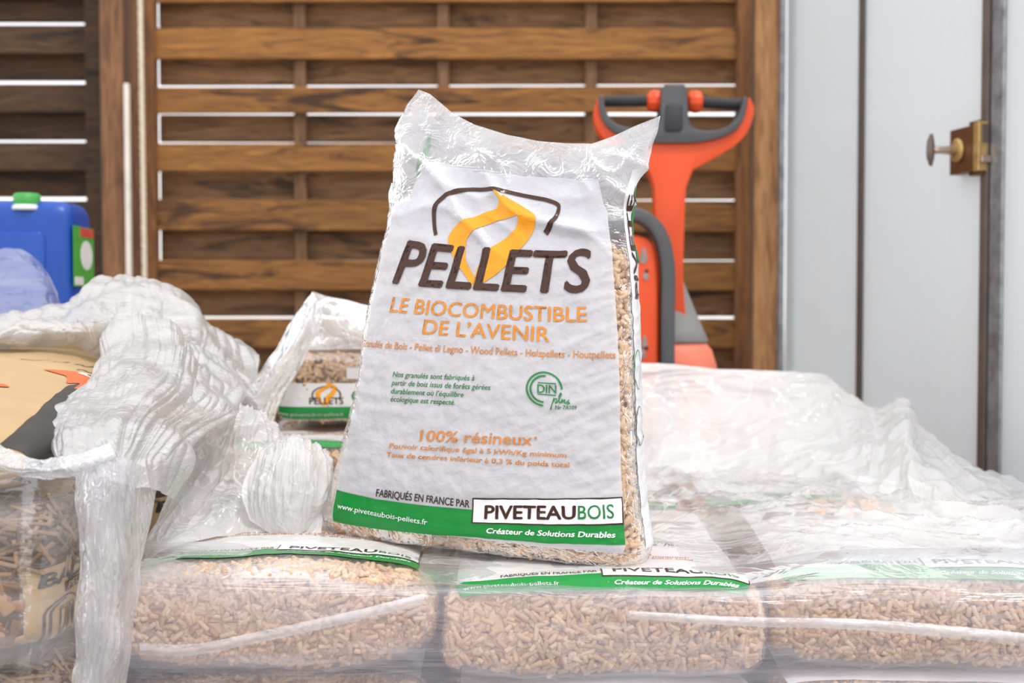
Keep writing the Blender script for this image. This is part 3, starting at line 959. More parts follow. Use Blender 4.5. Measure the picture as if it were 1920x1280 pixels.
def shape(bag, name, polys, mat, parent, off=0.0011, da=0.01, db=0.01, label=None):
    V, F = [], []
    for poly in polys:
        tri = tessellate_polygon([[Vector((x, y, 0)) for x, y in poly]])
        F += [tuple(i + len(V) for i in t) for t in tri]
        V += [tuple(p) for p in poly]
    return lay(bag, name, V, F, mat, parent, off, da, db, label=label)

def ribbon(pts, wd_, asp=1.3):
    """stroke of the given widths (in a units) along pts, as quads"""
    P = np.array(pts, float)
    Q = P * np.array([1, asp])
    t = np.gradient(Q, axis=0)
    t /= np.linalg.norm(t, axis=1)[:, None] + 1e-12
    nn = np.stack([-t[:, 1], t[:, 0]], -1)
    ww = np.broadcast_to(np.asarray(wd_, float), (len(P),))[:, None] / 2
    A, B = (Q + nn * ww) / [1, asp], (Q - nn * ww) / [1, asp]
    return [[tuple(A[i]), tuple(A[i + 1]), tuple(B[i + 1]), tuple(B[i])] for i in range(len(P) - 1)]

# ------------------------------------------------------------------ the standing bag
psi, rho, lean = math.radians(17), math.radians(3.0), math.radians(3.0)
ex = Vector((math.cos(psi) * math.cos(rho), -math.sin(psi) * math.cos(rho), -math.sin(rho)))
en = Vector((-math.sin(psi), -math.cos(psi), 0))
eb = en.cross(ex) * -1
if eb.z < 0: eb = -eb
eb, en = (eb * math.cos(lean) - en * math.sin(lean)).normalized(), (en * math.cos(lean) + eb * math.sin(lean)).normalized()
O = at(917, 1026, 1.745)
def local(px, py):
    """the standing bag's own middle plane under what is seen at (px, py)"""
    d = at(px, py, 1.0) - cam.location
    k = (O - cam.location).dot(en) / d.dot(en)
    q = cam.location + d * k - O
    return q.dot(ex), q.dot(eb)
left_px = [(613, 992), (611, 970), (620, 945), (634, 900), (648, 850), (660, 800), (676, 740), (688, 650), (697, 580), (712, 500), (724, 430), (733, 370), (738, 300), (746, 235), (760, 200), (783, 167)]
right_px = [(1222, 1050), (1222, 1020), (1212, 950), (1205, 880), (1202, 800), (1199, 700), (1198, 620), (1195, 540), (1193, 470), (1188, 410), (1192, 370), (1205, 335), (1222, 285), (1234, 250), (1239, 217)]
top_px = [(783, 167), (806, 176), (830, 196), (850, 213), (890, 234), (950, 252), (1010, 264), (1060, 269), (1110, 270), (1150, 255), (1190, 236), (1239, 217)]
LT = np.array([local(*p) for p in left_px]); LT = LT[np.argsort(LT[:, 1])]
RT = np.array([local(*p) for p in right_px]); RT = RT[np.argsort(RT[:, 1])]
TT = np.array([local(*p) for p in top_px])
sT = (TT[:, 0] - TT[0, 0]) / (TT[-1, 0] - TT[0, 0])
H0 = TT[:, 1].min()
zT = lambda s_: np.interp(s_, sT, TT[:, 1])
zrow = lambda v, s_: v * H0 + (zT(s_) - H0) * np.clip(v, 0, 1) ** 4
main = Bag(O, ex, eb, en, 320)
hb_ = [(-0.2, 0.045), (0.0, 0.052), (0.05, 0.066), (0.15, 0.072), (0.4, 0.068), (0.6, 0.056), (0.72, 0.046), (0.8, 0.036), (0.88, 0.022), (0.95, 0.010), (1.0, 0.002)]
for b in np.concatenate([np.linspace(-0.10, -0.005, 10), np.linspace(0, 0.06, 14)[:-1], np.linspace(0.06, 1, 190)]):
    sc = 1.0
    if b < 0: sc = max(0.02, (b + 0.10) / 0.10) * 0.945
    elif b < 0.06: sc = 1 - 0.055 * (1 - b / 0.06) ** 2.2
    bb = max(b, 0)
    zl, zr = float(zrow(bb, 0.0)), float(zrow(bb, 1.0))
    xl, xr = np.interp(zl, LT[:, 1], LT[:, 0]), np.interp(zr, RT[:, 1], RT[:, 0])
    c, hw = (xl + xr) / 2, (xr - xl) / 2 * sc
    h = np.interp(b, [q[0] for q in hb_], [q[1] for q in hb_]) * (sc if b < 0 else 1)
    nexp = np.interp(b, [0, 0.5, 0.8, 1], [3.4, 3.4, 2.6, 2.0])
    main.ring(b, c - hw, c + hw, h, h * 0.9, nexp, lambda s_, b=bb: zrow(b, s_))
def main_disp(a, b, P):
    x, y, z = P[..., 0], P[..., 1], P[..., 2]
    s_ = np.broadcast_to(a, x.shape)
    full = 1 - smooth(0.62, 0.78, b)
    d = full * (0.0007 * noise(x * 80, y * 80, z * 80) + 0.0012 * noise(x * 30, z * 60, y * 30))
    empty = smooth(0.66, 0.80, b) * (1 - 0.75 * smooth(0.93, 1.0, b))
    fold = ridged(x * 5.5 + z * 7 + 0.6 * noise(x * 6, z * 6), z * 4.5 - x * 6, 3.3 + (s_ > 1) * 9, 2) - 0.45
    d = d + empty * (0.013 * fold + 0.0025 * fbm(x * 22, z * 22, y * 20, 2))
    # diagonal pulls from the right ear towards the full part, small slanting wrinkles along the right edge
    d = d + smooth(0.4, 0.9, s_) * (s_ < 1) * full * 0.0022 * ridged(x * 10, z * 46 - x * 16, 1.7, 2)
    return d
main.finish(main_disp)
sack = thing('pellet_bag', O, 'upright clear plastic bag of wood pellets standing on the covered pallet', 'bag of wood pellets', 'pellet bags')
mf = main.film('clear_film', [M['bag_film'], M['bag_film_top']], sack)
nq = main.NA
mf.data.polygons.foreach_set('material_index', [1 if main.b[k // nq] > 0.79 else 0 for k in range(len(mf.data.polygons))])
main.pellets('wood_pellets', M['pellet'], sack, [(-0.12, 1.16, 0.0, 0.735), (0, 2, -0.03, 0.0)], 21000, r=0.0036, L=(0.011, 0.022), depth=(0.0028, 0.008), tilt=0.22, seed=11)
#@ART
# ------------------------------------------------------------------ print on the standing bag
def patch(bag, name, amin, amax, bs, na, mat, parent, off=0.0006, label=None):
    """printed area between amin(b) and amax(b)"""
    P = np.stack([bag.map(np.linspace(amin(b), amax(b), na), np.full(na, b), off) for b in bs])
    return link_mesh(name, grid_mesh(name, P), mat, parent, True, label)

pl_b = np.array([0.035, 0.5, 0.74, 0.783, 0.806, 0.874, 0.905, 0.914])
pl_a = np.array([0.112, 0.100, 0.070, 0.066, 0.121, 0.150, 0.188, 0.34])
pr_b = np.array([0.035, 0.81, 0.898, 0.914])
pr_a = np.array([0.890, 0.889, 0.825, 0.70])
patch(main, 'white_panel', lambda b: np.interp(b, pl_b, pl_a), lambda b: np.interp(b, pr_b, pr_a), np.linspace(0.036, 0.914, 190), 170, M['panel'], sack)
patch(main, 'back_panel', lambda b: 1.12 - 0.1 * float(smooth(0.7, 0.8, b)), lambda b: 1.9 + 0.06 * float(smooth(0.7, 0.8, b)), np.linspace(0.04, 0.975, 120), 90, M['panel_solid'], sack)
gus = patch(main, 'side_panel', lambda b: 0.946, lambda b: 1.075, np.linspace(0.05, 0.90, 170), 24, M['panel_solid'], sack)
FO = 0.0016
lettering(main, 'title_lettering', [('PELLETS', 0.159, 0.622, 0.812, 0.634, 0.098)], M['brown_ink'], sack, 0.0020, 0.022, 0.12)
lettering(main, 'slogan_lettering', [('LE BIOCOMBUSTIBLE', 0.176, 0.556, 0.802, 0.565, 0.034), ("DE L’AVENIR", 0.300, 0.512, 0.693, 0.515, 0.034)], M['slogan_ink'], sack, FO, 0.012)
lettering(main, 'language_lettering', [('Granulés de Bois - Pellet di Legno - Wood Pellets - Holzpellets - Houtpellets', 0.085, 0.467, 0.880, 0.483, 0.0165)], M['text_ink'], sack, FO, 0.010)
lettering(main, 'forest_lettering', [('Nos granulés sont fabriqués à', 0.228, 0.404, 0.478, 0.411, 0.0125),
                                     ('partir de bois issus de forêts gérées', 0.229, 0.384, 0.526, 0.392, 0.0125),
                                     ('durablement où l’équilibre', 0.229, 0.364, 0.449, 0.370, 0.0125),
                                     ('écologique est respecté.', 0.230, 0.345, 0.427, 0.350, 0.0125)], M['green_ink'], sack, FO, 0.010, 0.12)
lettering(main, 'quality_lettering', [('100% résineux', 0.341, 0.257, 0.655, 0.271, 0.026), ('*', 0.660, 0.278, 0.668, 0.278, 0.014),
                                      ('Pouvoir calorifique égal à 5 kWh/Kg minimum', 0.257, 0.233, 0.749, 0.249, 0.0115),
                                      ('Taux de cendres inférieur à 0,3 % du poids total', 0.252, 0.211, 0.757, 0.227, 0.0115)], M['text_ink'], sack, FO, 0.014)
arc = [(0.272, 0.745), (0.258, 0.765), (0.247, 0.79), (0.246, 0.806), (0.258, 0.825), (0.295, 0.847), (0.346, 0.860), (0.406, 0.867), (0.519, 0.868), (0.625, 0.861), (0.679, 0.852), (0.708, 0.842), (0.703, 0.815), (0.690, 0.795), (0.668, 0.774)]
arc = spl(arc, 5, False)
aw = np.interp(np.linspace(0, 1, len(arc)), [0, 0.2, 0.5, 0.8, 0.92, 1], [0.012, 0.017, 0.013, 0.012, 0.018, 0.019])
shape(main, 'hearth_arc', ribbon(arc, aw), M['brown_ink'], sack, FO)
fl_lo = [(0.450, 0.866), (0.478, 0.850), (0.486, 0.839), (0.477, 0.826), (0.434, 0.812), (0.391, 0.795), (0.349, 0.777), (0.327, 0.755), (0.324, 0.737), (0.342, 0.712), (0.374, 0.682), (0.402, 0.662), (0.437, 0.632)]
fl_li = [(0.440, 0.655), (0.405, 0.689), (0.393, 0.715), (0.391, 0.742), (0.413, 0.764), (0.458, 0.785), (0.503, 0.799), (0.564, 0.812)]
fl_ri = [(0.566, 0.812), (0.569, 0.800), (0.563, 0.785), (0.531, 0.760), (0.484, 0.730), (0.461, 0.708), (0.446, 0.682), (0.440, 0.655)]
fl_ro = [(0.442, 0.632), (0.495, 0.658), (0.541, 0.690), (0.570, 0.720), (0.606, 0.753), (0.628, 0.782), (0.634, 0.803), (0.620, 0.818), (0.566, 0.838), (0.500, 0.855), (0.452, 0.866)]
def sp(l): return spl(l, 5, False)
def flame_polys(f=lambda p: p):
    return [[f(p) for p in sp(fl_lo) + sp(fl_li)], [f(p) for p in [fl_lo[0], fl_li[-1]] + sp(fl_ri) + sp(fl_ro)[:-1]]]
shape(main, 'flame_emblem', flame_polys(), M['orange_ink'], sack, FO)
def din_mark(bag, parent, ca, cb, ra, asp, mat, off=FO, name='certification_mark', nr=True):
    rb = ra / asp
    def circ(r, a0, a1, w_):
        ts = np.radians(np.linspace(a0, a1, 40))
        return ribbon([(ca + r * ra * math.cos(t), cb + r * rb * math.sin(t)) for t in ts], ra * w_, asp)
    polys = circ(1.0, 2, 268, 0.11) + circ(0.79, 85, 270, 0.11)
    for y in (0.36, -0.33):
        polys += ribbon([(ca - 0.38 * ra, cb + y * rb), (ca + 0.68 * ra, cb + y * rb)], ra * 0.07, asp)
    pls = [(0.40, -1.20), (0.55, -0.62), (0.57, -0.5), (0.52, -0.78), (0.66, -0.52), (0.74, -0.6), (0.66, -0.80), (0.80, -0.70), (0.98, -0.28), (0.94, -0.18), (0.86, -0.40), (0.90, -0.76), (1.0, -0.66), (1.05, -0.52), (1.04, -0.74), (1.18, -0.54), (1.18, -0.76), (1.32, -0.68), (1.42, -0.55), (1.36, -0.66), (1.46, -0.74), (1.30, -0.80)]
    polys += ribbon([(ca + x * ra, cb + y * rb) for x, y in spl(pls, 4, False)], ra * 0.06, asp)
    o = shape(bag, name, polys, mat, parent, off)
    T = [('DIN', ca - 0.40 * ra, cb - 0.25 * rb, ca + 0.70 * ra, cb - 0.22 * rb, 0.50 * rb)]
    if nr: T.append(('Nr 7A109', ca + 0.66 * ra, cb - 1.16 * rb, ca + 1.85 * ra, cb - 1.10 * rb, 0.24 * rb))
    lettering(bag, 'mark_lettering', T, mat, o, off, 0.012)
    return o
din_mark(main, sack, 0.681, 0.404, 0.049, 1.27, M['green_ink'])
band = [(0.113, 0.115), (0.243, 0.106), (0.380, 0.104), (0.505, 0.106), (0.700, 0.118), (0.8895, 0.130), (0.8905, 0.057), (0.7, 0.047), (0.509, 0.040), (0.370, 0.034), (0.238, 0.032), (0.116, 0.036)]
shape(main, 'green_band', [band], M['band_ink'], sack, 0.0011)
box_o = [(0.506, 0.135), (0.700, 0.151), (0.8885, 0.168), (0.8895, 0.104), (0.700, 0.088), (0.507, 0.074)]
shape(main, 'maker_box_border', [box_o], M['brown_ink'], sack, 0.0016)
box_i = [(0.510, 0.1315), (0.700, 0.1475), (0.885, 0.164), (0.886, 0.108), (0.700, 0.0915), (0.511, 0.0775)]
mb_ = shape(main, 'maker_box', [box_i], M['box_ink'], sack, 0.0021)
lettering(main, 'maker_lettering', [('PIVETEAU', 0.540, 0.0885, 0.773, 0.1095, 0.031)], M['brown_ink'], sack, 0.0026, 0.028)
lettering(main, 'maker_lettering', [('BOIS', 0.778, 0.110, 0.866, 0.1185, 0.031)], M['green_ink'], sack, 0.0026, 0.008, label='green maker lettering')
lettering(main, 'origin_lettering', [('FABRIQUÉS EN FRANCE PAR', 0.242, 0.1135, 0.499, 0.1105, 0.0175)], M['black_ink'], sack, 0.0019, 0.018)
lettering(main, 'band_lettering', [('www.piveteaubois-pellets.fr', 0.130, 0.071, 0.391, 0.058, 0.0125)], M['white_ink'], sack, 0.0022, 0.010)
lettering(main, 'band_lettering', [('Créateur de Solutions Durables', 0.545, 0.054, 0.866, 0.0735, 0.0125)], M['white_ink'], sack, 0.0022, 0.03, 0.2)
lettering(main, 'side_lettering', [('PIVETE', 0.990, 0.62, 0.984, 0.845, 0.026)], M['brown_ink'], gus, 0.0016, 0.03, along='b')
shape(main, 'side_stripe', [[(0.993, 0.70), (1.03, 0.70), (1.03, 0.86), (0.993, 0.86)]], M['band_ink'], gus, 0.0016)
for cb, col in ((0.46, 'green_ink'), (0.33, 'black_ink')):
    rg = [(0.968 + 0.026 * math.cos(t), cb + 0.045 * math.sin(t)) for t in np.linspace(0, 2 * math.pi, 25)]
    shape(main, 'side_mark', ribbon(rg, 0.003), M[col], gus, 0.0016)
shape(main, 'folded_green_stripe', [[(0.137, 0.955), (0.155, 0.93), (0.150, 0.855), (0.126, 0.865)]], M['green_ink'], sack, -0.001)

# ------------------------------------------------------------------ lying bags
def pillow(O, ex, eb, en, W, L, T, n=4.0, R=0.06, sag=0.008, seed=0.0, NA=200, nb=60, taper=0.0, wr=0.0):
    B = Bag(O, ex, eb, en, NA)
    th = np.concatenate([[0.001], np.linspace(0.03, math.pi / 2, 20)])
    for t in th:
        q = math.sin(t) ** (2 / 2.8)
        z = R * (1 - math.cos(t) ** (2 / 2.8))
        b = -0.10 + 0.16 * (t / (math.pi / 2))
        hw = W / 2 - min(R, W / 4) * 0.55 * (1 - q)
        B.ring(b, -hw, hw, T / 2 * q, T / 2 * q, n, lambda s_, z=z: np.full_like(s_, z))
    for f in np.linspace(0, 1, nb)[1:-1]:
        z = R + (L - 2 * R) * f
        bel = 1 - taper * (f - 0.5) ** 2 * 4
        B.ring(0.06 + 0.88 * f, -W / 2, W / 2, T / 2 * bel, T / 2, n, lambda s_, z=z: np.full_like(s_, z))
    for t in th[::-1]:
        q = math.sin(t) ** (2 / 2.8)
        z = L - R * (1 - math.cos(t) ** (2 / 2.8))
        b = 1.10 - 0.16 * (t / (math.pi / 2))
        hw = W / 2 - min(R, W / 4) * 0.55 * (1 - q)
        B.ring(b, -hw, hw, T / 2 * q, T / 2 * q, n, lambda s_, z=z: np.full_like(s_, z))
    def disp(a, b, P):
        x, y, z = P[..., 0], P[..., 1], P[..., 2]
        d = sag * fbm(x * 7 + seed, y * 7, z * 7, 2)
        if wr: d = d + wr * (ridged(x * 9 + 0.5 * noise(x * 8, y * 8), y * 9 + seed, z * 6, 3) - 0.4)
        return d
    return B.finish(disp)

GP = 'pellet bags'
XV, YV, ZV = Vector((1, 0, 0)), Vector((0, 1, 0)), Vector((0, 0, 1))
class Shifted:
    """the same bag with its print set further up"""
    def __init__(s, bag, d): s.bag, s.d = bag, d
    def map(s, a, b, off=0.0): return s.bag.map(a, np.asarray(b, float) + s.d, off)

def lying_art(bag_, parent, top=True, shift=0.0):
    bag = Shifted(bag_, shift)
    A, m = 1.45, M
    pf = patch(bag, 'white_panel', lambda b: 0.13, lambda b: 0.87, np.linspace(-0.012, 0.90, 90), 60, m['panel_lying'], parent, 0.0007)
    shape(bag, 'green_band', [[(0.125, -0.020), (0.875, -0.020), (0.875, 0.045), (0.125, 0.045)]], m['band_ink'], parent, 0.0013)
    shape(bag, 'maker_box_border', [[(0.50, 0.027), (0.875, 0.027), (0.875, 0.095), (0.50, 0.095)]], m['brown_ink'], parent, 0.0016)
    shape(bag, 'maker_box', [[(0.504, 0.031), (0.871, 0.031), (0.871, 0.0915), (0.504, 0.0915)]], m['box_ink'], parent, 0.002)
    lettering(bag, 'maker_lettering', [('PIVETEAU', 0.53, 0.048, 0.76, 0.048, 0.030)], m['brown_ink'], parent, 0.0026, -0.020)
    lettering(bag, 'maker_lettering', [('BOIS', 0.765, 0.048, 0.85, 0.048, 0.030)], m['green_ink'], parent, 0.0026, 0.01, label='green maker lettering')
    lettering(bag, 'origin_lettering', [('FABRIQUÉS EN FRANCE PAR', 0.245, 0.054, 0.49, 0.054, 0.0165)], m['black_ink'], parent, 0.0015, 0.012)
    lettering(bag, 'band_lettering', [('www.piveteaubois-pellets.fr', 0.14, 0.001, 0.39, 0.001, 0.014)], m['white_ink'], parent, 0.002, 0.006)
    lettering(bag, 'band_lettering', [('Créateur de Solutions Durables', 0.53, -0.002, 0.85, -0.002, 0.014)], m['white_ink'], parent, 0.002, 0.03, 0.2)
    if top:
        lettering(bag, 'quality_lettering', [('100% résineux', 0.34, 0.252, 0.655, 0.252, 0.03), ('Pouvoir calorifique égal à 5 kWh/Kg minimum', 0.257, 0.228, 0.749, 0.228, 0.014),
                                             ('Taux de cendres inférieur à 0,3 % du poids total', 0.252, 0.205, 0.757, 0.205, 0.014)], m['text_ink'], parent, FO, 0.018)
        lettering(bag, 'title_lettering', [('PELLETS', 0.17, 0.62, 0.82, 0.62, 0.10)], m['brown_ink'], parent, 0.0018, 0.022, 0.22)
        lettering(bag, 'slogan_lettering', [('LE BIOCOMBUSTIBLE', 0.18, 0.552, 0.80, 0.552, 0.034), ("DE L’AVENIR", 0.30, 0.508, 0.69, 0.508, 0.034)], m['slogan_ink'], parent, FO, 0.012)
        shape(bag, 'flame_emblem', flame_polys(), m['orange_ink'], parent, FO)
        shape(bag, 'hearth_arc', ribbon(arc, aw), m['brown_ink'], parent, FO)
        din_mark(bag, parent, 0.68, 0.404, 0.049, 1.4, m['green_ink'])

def lying_bag(label, cx, y0, cz, W=0.407, L=0.60, T=0.130, yaw=0.0, seed=0, regions=None, dens=27000, art=True, top=True, pitch=0.0, name='pellet_bag', n=5.5, shift=0.0, R=0.045):
    Rz = Matrix.Rotation(yaw, 3, 'Z')
    ex_, eb_ = Rz @ XV, Rz @ YV
    en_ = ZV.copy()
    if pitch:
        eb_, en_ = eb_ * math.cos(pitch) + ZV * math.sin(pitch), ZV * math.cos(pitch) - eb_ * math.sin(pitch)
    B = pillow(Vector((cx, y0, cz)), ex_, eb_, en_, W, L, T, n, R, 0.005, seed * 3.7, wr=0.003)
    t = thing(name, (cx, y0 + L / 2, cz - T / 2), label, 'bag of wood pellets', GP)
    B.film('clear_film', M['bag_film_stack'], t)
    if regions is None: regions = [(-0.12, 1.12, -0.1, 0.13), (1.12, 1.88, -0.1, 0.0)]
    B.pellets('wood_pellets', M['pellet'], t, regions, dens, r=0.0035, L=(0.010, 0.021), depth=(0.0025, 0.010), tilt=0.25, seed=20 + seed)
    if art: lying_art(B, t, top, shift)
    return t, B

def copy_tree(o, parent=None, dx=(0, 0, 0), label=None, only=None):
    c = o.copy()
    COL.objects.link(c)
    if parent is None:
        c.location = o.location + Vector(dx)
        if label: c['label'] = label
    else: c.parent = parent
    for ch in [q for q in o.children]:
        if only is None or ch.name.split('.')[0] in only: copy_tree(ch, c)
    return c

bl, _ = lying_bag('clear bag of pellets under film, front of top layer, below the torn white flap', -0.304, 1.550, 0.340, W=0.425, seed=1, yaw=0.015, n=3.0, T=0.143, R=0.075, shift=0.072)
bm_, _ = lying_bag('clear bag of pellets under film directly below the upright bag', 0.112, 1.565, 0.324, seed=2, yaw=-0.01)
br_, _ = lying_bag('clear bag of pellets under film at the front corner nearest the white door', 0.520, 1.575, 0.334, seed=3, yaw=-0.07, n=4.5, shift=0.01)
low = []
for src, txt in ((bl, 'clear bag of pellets in the lower layer, underneath the one at the torn flap'),
                 (bm_, 'clear bag of pellets in the lower layer, two bags below the upright one'),
                 (br_, 'clear bag of pellets in the lower layer at the corner nearest the white door')):
    low.append(copy_tree(src, None, (0.004, 0.006, -0.146 if src is bl else -0.1335), txt, ('clear_film', 'wood_pellets', 'white_panel')))
b2l, _ = lying_bag('clear bag of pellets lying flat behind the torn white flap', -0.30, 2.175, 0.330, seed=4, T=0.12)
b2m, _ = lying_bag('clear bag of pellets lying flat under film behind the upright bag', 0.105, 2.18, 0.330, seed=5, T=0.12)
b2r, _ = lying_bag('clear bag of pellets lying flat under the raised film by the white door', 0.515, 2.175, 0.335, seed=6, T=0.125, pitch=0.03)
for src, txt in ((b2l, 'clear bag of pellets in the lower layer behind, beside the stretch film heap'),
                 (b2m, 'clear bag of pellets in the lower layer behind, middle of its row'),
                 (b2r, 'clear bag of pellets in the lower layer behind, nearest the white door')):
    copy_tree(src, None, (0, 0.01, -0.129 if src is b2r else -0.124), txt, ('clear_film', 'wood_pellets', 'white_panel'))
b3, _ = lying_bag('clear bag of pellets squeezed flat beneath the bag with small flame logo', -0.30, 2.20, 0.442, seed=7, T=0.092, W=0.42, L=0.58)
# the bag lying on its own with its side towards the camera
OB = Vector((-0.455, 2.555, 0.565))
side_bag = pillow(OB, -YV, XV, ZV, 0.34, 0.60, 0.142, 5.0, 0.055, 0.006, 31.0, wr=0.003)
sb = thing('pellet_bag', OB + Vector((0.3, 0, -0.07)), 'clear bag lying on its side edge with small flame logo and green band', 'bag of wood pellets', GP)
side_bag.film('clear_film', M['bag_film_stack'], sb)
side_bag.pellets('wood_pellets', M['pellet'], sb, [(0.70, 1.16, -0.06, 1.06)], 14000, r=0.0036, seed=51)
patch(side_bag, 'side_panel', lambda b: 0.968, lambda b: 1.10, np.linspace(0.0, 0.96, 60), 16, M['panel_lying'], sb, 0.0007)
shape(side_bag, 'green_band', [[(1.068, 0.0), (1.118, 0.0), (1.118, 0.93), (1.068, 0.93)]], M['band_ink'], sb, 0.0013)
def side_map(cx, cb, s_):
    """upright artwork on the bag's side: x runs along b, up is towards smaller a"""
    return lambda p: (cx - (p[1] - 0.75) * s_ * 1.9, cb + (p[0] - 0.48) * s_)
sm = side_map(1.012, 0.157, 0.235)
shape(side_bag, 'flame_emblem', flame_polys(sm), M['orange_ink'], sb, FO)
cir = [(1.018 - 0.036 * math.sin(t), 0.157 + 0.047 * math.cos(t)) for t in np.linspace(-0.5, math.pi + 0.5, 30)]
shape(side_bag, 'hearth_arc', ribbon(cir, 0.004, 0.8), M['brown_ink'], sb, FO)
lettering(side_bag, 'title_lettering', [('PELLETS', 1.056, 0.100, 1.056, 0.214, 0.027)], M['brown_ink'], sb, 0.0018, 0.015, along='b')
lettering(side_bag, 'band_lettering', [('www.piveteaubois-pellets.fr', 1.104, 0.0, 1.104, 0.215, 0.013)], M['white_ink'], sb, 0.002, 0.004, along='b')
cir2 = [(1.022 - 0.030 * math.sin(t), 0.285 + 0.040 * math.cos(t)) for t in np.linspace(0, 2 * math.pi, 30)]
shape(side_bag, 'certification_mark', ribbon(cir2, 0.006, 0.8), M['green_ink'], sb, FO)
shape(side_bag, 'paper_sticker', [[(0.900, 0.225), (0.950, 0.225), (0.950, 0.38), (0.900, 0.38)]], M['sticker'], sb, FO)

# pallets
def pallet(label, cx, cy, wx, dy, h=0.120):
    t = thing('wooden_pallet', (cx, cy, 0), label, 'pallet', 'wooden pallets')
    dk = MB()
    nb_ = 7
    for i in range(nb_):
        dk.box((cx, cy - dy / 2 + (i + 0.5) * dy / nb_, h - 0.011), (wx, dy / nb_ - 0.03, 0.022))
    dk.build('deck_boards', M['pallet'], t, bevel=0.003)
    st = MB()
    for i in (-1, 0, 1):
        st.box((cx + i * (wx / 2 - 0.05), cy, h - 0.022 - 0.011), (0.1, dy, 0.022))
    st.build('stringer_boards', M['pallet'], t, bevel=0.003)
    for i in (-1, 0, 1):
        for j in (-1, 0, 1):
            MB().box((cx + i * (wx / 2 - 0.05), cy + j * (dy / 2 - 0.07), (h - 0.044 + 0.022) / 2), (0.1, 0.14, h - 0.044 - 0.022)).build('block', M['pallet'], t, bevel=0.003)
    bt = MB()
    for i in (-1, 0, 1):
        bt.box((cx + i * (wx / 2 - 0.05), cy, 0.011), (0.1, dy, 0.022))
    bt.build('bottom_boards', M['pallet'], t, bevel=0.003)
    return t
pallet('wooden pallet under the stacked clear pellet bags', 0.112, 2.165, 1.2, 1.2)
pallet('wooden pallet under the brown paper bags', -0.83, 2.19, 0.62, 1.56)

# ------------------------------------------------------------------ brown paper bags on the other pallet
KB = 'brown paper bags'
def box_bag(label, x1, y0, z0, W, D, H, seed, printed=True):
    Ob = Vector((x1 - W / 2, y0 + D / 2, z0))
    B = pillow(Ob, XV, ZV, -YV, W, H, D, 7.0, 0.05, 0.006, seed * 2.1, wr=0.004)
    t = thing('kraft_pellet_bag', Ob, label, 'bag of wood pellets', KB)
    B.film('paper_wall', M['kraft'], t)
    return t, B
XR = -0.524
kb1, KB1 = box_bag('brown paper bag with printed wood pellets and black lettering on its side', XR, 1.42, 0.323, 0.60, 0.5, 0.178, 1)
patch(KB1, 'picture_ground', lambda b: 0.36, lambda b: 0.767 + 0.33 * float(b > 0.68), np.linspace(-0.03, 1.03, 120), 90, M['picture_ground'], kb1, 0.0006)
KB1.pellets('pellet_picture', M['pellet_brown'], kb1, [(0.36, 0.762, -0.03, 0.60)], 5200, r=0.0080, L=(0.028, 0.05), depth=(-0.0090, -0.0055), tilt=0.08, core=False, flat=0.5, seed=77, sides=10)
KB1.pellets('straw_picture', M['straw'], kb1, [(0.36, 1.09, 0.66, 1.05), (0.36, 0.765, 0.58, 0.67)], 5200, r=0.0030, L=(0.025, 0.07), depth=(-0.0042, -0.0030), tilt=0.05, core=False, flat=0.6, seed=78)
asp = 0.2
lettering(KB1, 'brand_lettering', [('BADGER', 0.783, 0.44, 0.985, 0.44, 0.165)], M['ink_black'], kb1, 0.001, 0.05, 0.15, 0.2)
shape(KB1, 'lettering_box', [[(0.83, 0.29), (0.94, 0.29), (0.94, 0.42), (0.83, 0.42)]], M['ink_black'], kb1, 0.001)
lettering(KB1, 'box_lettering', [('PELLETS', 0.836, 0.312, 0.934, 0.312, 0.085)], M['kraft'], kb1, 0.0018, 0.02, 0.1, 0.2)
o = din_mark(KB1, kb1, 0.83, 0.06, 0.040, 0.22, M['ink_black'], 0.001, nr=False)
lettering(KB1, 'note_lettering', [('Reg', 0.784, -0.05, 0.80, -0.05, 0.05)], M['ink_black'], kb1, 0.001, 0.0)
kb2 = copy_tree(kb1, None, (0.004, 0.004, -0.1855), 'brown paper bag at the bottom, under the one with printed pellets')
kb3 = copy_tree(kb1, None, (-0.01, 0.52, 0.0), 'brown paper bag second from the front, under the big tan bag')
copy_tree(kb1, None, (-0.01, 0.52, -0.1855), 'brown paper bag at the bottom, second from the front')
copy_tree(kb1, None, (-0.01, 1.04, 0.0), 'brown paper bag carrying the blue canister')
copy_tree(kb1, None, (-0.01, 1.04, -0.1855), 'brown paper bag at the bottom, below the blue canister')

def paper_bag(label, cx, y0, cz, W, L, T, yaw, pitch, seed):
    Rz = Matrix.Rotation(yaw, 3, 'Z')
    ex_, eb_ = Rz @ XV, Rz @ YV
    eb_, en_ = eb_ * math.cos(pitch) + ZV * math.sin(pitch), ZV * math.cos(pitch) - eb_ * math.sin(pitch)
    B = pillow(Vector((cx, y0, cz)), ex_, eb_, en_, W, L, T, 3.2, 0.07, 0.008, seed, wr=0.003)
    t = thing('kraft_pellet_bag', (cx, y0 + L / 2, cz - T / 2), label, 'bag of wood pellets', KB)
    B.film('paper_wall', M['kraft'], t)
    return t, B
ka, KA = paper_bag('big tan paper bag with black stripe and orange flame mark on top', -0.770, 1.43, 0.548, 0.46, 0.72, 0.088, 0.17, 0.092, 3.0)
shape(KA, 'black_stripe', [[(0.905, -0.05), (1.06, -0.05), (1.06, 0.62), (0.945, 0.64), (0.905, 0.52), (0.895, 0.3)]], M['ink_black'], ka, 0.0012)
fm = [(0.80, 0.66), (0.83, 0.70), (0.90, 0.715), (0.98, 0.72), (1.02, 0.70), (1.0, 0.62), (0.975, 0.56), (0.965, 0.60), (0.95, 0.54), (0.925, 0.50), (0.925, 0.58), (0.895, 0.55), (0.88, 0.61), (0.85, 0.63)]
em = shape(KA, 'flame_mark', [spl(fm, 4)], M['ink_orange'], ka, 0.0014)
